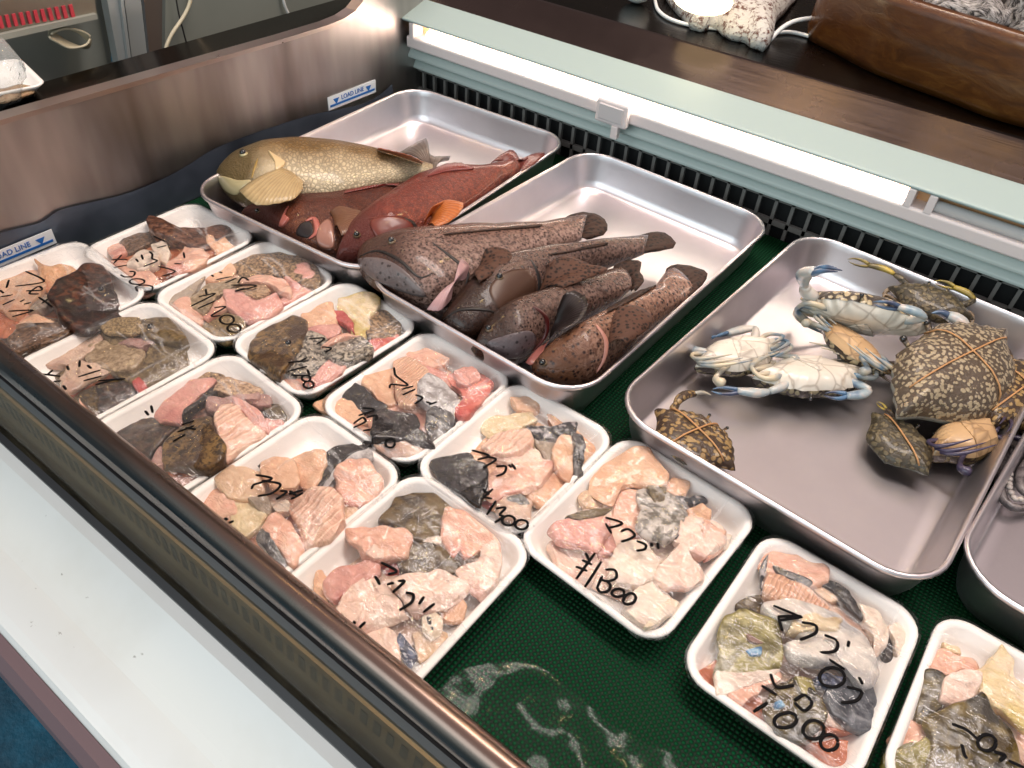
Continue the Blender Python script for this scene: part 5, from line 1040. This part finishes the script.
# boat shaped wooden tub: hull leaning outward
a = NM('red_brown_wood'); co = a.co((.6, 1, 2)); w = a.noise(22, 5, .65, co=co, dist=1.4); w2 = a.noise(2.5, 3)
col = a.ramp(w, [(.2, S(54,28,10)), (.5, S(92,52,18)), (.8, S(120,78,34))]); col = a.mix(a.ramp(w2, [(.35, .55), (.6, 0.0)]), col, S(62,26,10)); WOOD = a.pbr(col, .32, bump=a.bump(w, .25, .003), coat=.25)
bt = thing('wooden_boat', 'red brown carved wooden tub curving along the steel counter', 'wooden tub', at((930, 80), SH))
base = [at(p, SH + .001) for p in [(806,36),(812,42),(832,52),(866,70),(900,84),(946,101),(990,118),(1040,132),(1120,152)]]
base = catmull(base, 40, False); V = []; F = []; N = 40; ROWS = 9
HB = .125
for i, p in enumerate(base):
    t_ = i / (N - 1); back = Vector((-.35, .94, 0))
    for k in range(ROWS):
        f = k / (ROWS - 1); lean = -.012 * math.sin(f * 2.4) - .01 * f
        hgt = HB * (1 if t_ > .12 else .72 + .28 * t_ / .12)
        V.append(p + back * lean + Vector((0, 0, f * hgt)))
    for k in range(ROWS):
        f = 1 - k / (ROWS - 1); lean = -.012 * math.sin(f * 2.4) - .01 * f + .024 + .02 * (1 - f)
        hgt = HB * (1 if t_ > .12 else .72 + .28 * t_ / .12)
        V.append(p + back * lean + Vector((0, 0, max(.012, f * hgt))))
M2 = ROWS * 2
for i in range(N - 1):
    for k in range(M2): F.append((i * M2 + k, i * M2 + (k + 1) % M2, (i + 1) * M2 + (k + 1) % M2, (i + 1) * M2 + k))
F += [tuple(range(M2)), tuple(range((N - 1) * M2, N * M2))[::-1]]
mesh('hull', V, F, WOOD, bt)
# left end board + floor of the tub
p0, p1 = base[0], base[0] + Vector((-.02, .3, 0))
MB().add([p0, p1, p1 + Vector((0, 0, .095)), p0 + Vector((0, 0, .095)), p0 + Vector((.02, 0, 0)), p1 + Vector((.02, 0, 0)), p1 + Vector((.02, 0, .095)), p0 + Vector((.02, 0, .095))], [(0, 3, 2, 1), (4, 5, 6, 7), (0, 1, 5, 4), (1, 2, 6, 5), (2, 3, 7, 6), (3, 0, 4, 7)]).build('end_board', WOOD, bt, smooth=False)
pb = [base[0] + Vector((.02, .03, .015)), base[20] + Vector((-.02, .03, .015)), base[39] + Vector((0, .03, .015)), base[39] + Vector((0, .4, .015)), base[0] + Vector((0, .33, .015))]
MB().add(pb + [p + Vector((0, 0, .012)) for p in pb], [(4, 3, 2, 1, 0), (5, 6, 7, 8, 9)] + [(i, (i + 1) % 5, 5 + (i + 1) % 5, 5 + i) for i in range(5)]).build('tub_floor', simple('tub_dark', S(34,24,18), .6), bt, smooth=False)
# shells in the tub
a = NM('frilled_shell'); n1 = a.noise(70, 4, .7, co=a.co((1, 4, 1))); SHELL = a.pbr(a.ramp(n1, [(.4, S(40,34,32)), (.55, S(176,170,166)), (.75, S(226,222,220))]), .6, bump=a.bump(n1, 1, .008))
for i, (px, r_, lab) in enumerate([((968, 2), .055, 'frilled black and white shell heaped in the wooden tub, nearest the coral lamp'), ((1046, 12), .05, 'frilled grey shell in the wooden tub at the picture edge')]):
    c0 = at(px, SH + .1); b = MB(); b.ball((0, 0, 0), r_, 26, (1.3, 1, .75)); V = [v + noise.noise_vector(v * 26 + Vector((i * 5, 0, 0))) * .022 + noise.noise_vector(v * 80) * .008 for v in b.V]
    tag(mesh('shell', [v + Vector((c0.x, c0.y, SH + .085)) for v in V], b.F, SHELL), lab, 'shell', 'shells in the wooden tub')
# ------------------------------------------------------------------ room and light
a = NM('teal_floor'); nz = a.noise(6, 5, .7); FLOOR = a.pbr(a.ramp(nz, [(.3, S(4,44,60)), (.6, S(10,88,112)), (.8, S(20,120,150))]), .6, bump=a.bump(a.noise(60, 3), .4, .01))
tag(MB().box((-6, -5, -.86), (6, 6, -.8)).build('floor', FLOOR, smooth=False), kind='structure')
tag(MB().box((-6, 2.6, -.8), (6, 2.7, 1.35)).build('wall_back', simple('back_wall', S(60,50,44), .8), smooth=False), kind='structure')
w = bpy.data.worlds.new('world'); scene.world = w; w.use_nodes = True; nt = w.node_tree; N_ = nt.nodes; N_.clear()
out = N_.new('ShaderNodeOutputWorld'); bg = N_.new('ShaderNodeBackground'); tc = N_.new('ShaderNodeTexCoord'); sp_ = N_.new('ShaderNodeSeparateXYZ'); nt.links.new(tc.outputs['Generated'], sp_.inputs[0])
def cr(sock, stops):
    o = N_.new('ShaderNodeValToRGB'); e = o.color_ramp.elements
    while len(e) < len(stops): e.new(.5)
    for q, (p, c) in zip(e, stops): q.position = p; q.color = rgb(c)
    nt.links.new(sock, o.inputs[0]); return o.outputs[0]
mr = N_.new('ShaderNodeMath'); mr.operation = 'MULTIPLY_ADD'; mr.inputs[1].default_value = .5; mr.inputs[2].default_value = .5; nt.links.new(sp_.outputs[1], mr.inputs[0])
c1 = cr(mr.outputs[0], [(.0, (.6, .9, 1.0)), (.3, (.5, .7, .78)), (.55, (.36, .33, .32)), (.8, (.26, .2, .18)), (1, (.16, .11, .09))])
zr_ = cr(sp_.outputs[2], [(.15, (0, 0, 0)), (.75, (1, 1, 1))])
mx = N_.new('ShaderNodeMix'); mx.data_type = 'RGBA'; nt.links.new(zr_, mx.inputs[0]); nt.links.new(c1, mx.inputs[6]); mx.inputs[7].default_value = (.85, .68, .67, 1)
nt.links.new(mx.outputs[2], bg.inputs[0]); bg.inputs[1].default_value = .76; nt.links.new(bg.outputs[0], out.inputs[0])
def area(name, loc, target, sx, sy, power, col):
    l = bpy.data.lights.new(name, 'AREA'); l.shape = 'RECTANGLE'; l.size = sx; l.size_y = sy; l.energy = power; l.color = col
    o = bpy.data.objects.new(name, l); COL.objects.link(o); o.location = loc; d = Vector(target) - Vector(loc); o.rotation_euler = d.to_track_quat('-Z', 'Y').to_euler(); return o
area('street_daylight', (-.8, -2.6, 1.7), (-.4, .5, 0), 3.6, 1.8, 54, (.82, .96, 1))
area('added_overhead_fill', (-.2, 1.2, 2.5), (-.3, .7, 0), 2.4, .5, 62, (1, .9, .85))  # unseen overhead light, added to brighten the case from above
def bulb(name, loc, power, r=.05):
    l = bpy.data.lights.new(name, 'POINT'); l.energy = power; l.color = (1, .72, .3); l.shadow_soft_size = r
    o = bpy.data.objects.new(name, l); COL.objects.link(o); o.location = loc
def mirror_at(px, z, H): # where a lamp at height H shows in a level glossy surface
    p = at(px, z); d = ray(px); return p + Vector((d.x, d.y, -d.z)) * ((H - z) / -d.z)
for px in ((490, 708), (190, 446), (566, 548)): bulb('pendant_bulb', mirror_at(px, .02, 1.5), 5)
nrm = Vector((0, -.46, .888)).normalized()
for px, pw in (((740, 84), .3), ((787, 98), 1.2), ((812, 104), 1.6), ((838, 110), .7), ((942, 146), 1.6), ((1004, 160), 1.2)):
    p = at(px, 1.31, 1); d = ray(p_ := px).normalized(); r_ = d - nrm * (2 * d.dot(nrm)); bulb('counter_pendant', p + r_ * (1.5 / r_.z), pw, .035)
vs = scene.view_settings; scene.display_settings.display_device = 'sRGB'; vs.view_transform = 'Standard'; vs.look = 'None'; vs.gamma = 1; vs.use_curve_mapping = False; vs.exposure = .0
scene.cycles.max_bounces = 10; scene.cycles.transparent_max_bounces = 12; scene.cycles.diffuse_bounces = 3; scene.cycles.glossy_bounces = 4; scene.cycles.sample_clamp_indirect = 6
scene.cycles.caustics_reflective = False; scene.cycles.caustics_refractive = False; scene.cycles.use_denoising = True
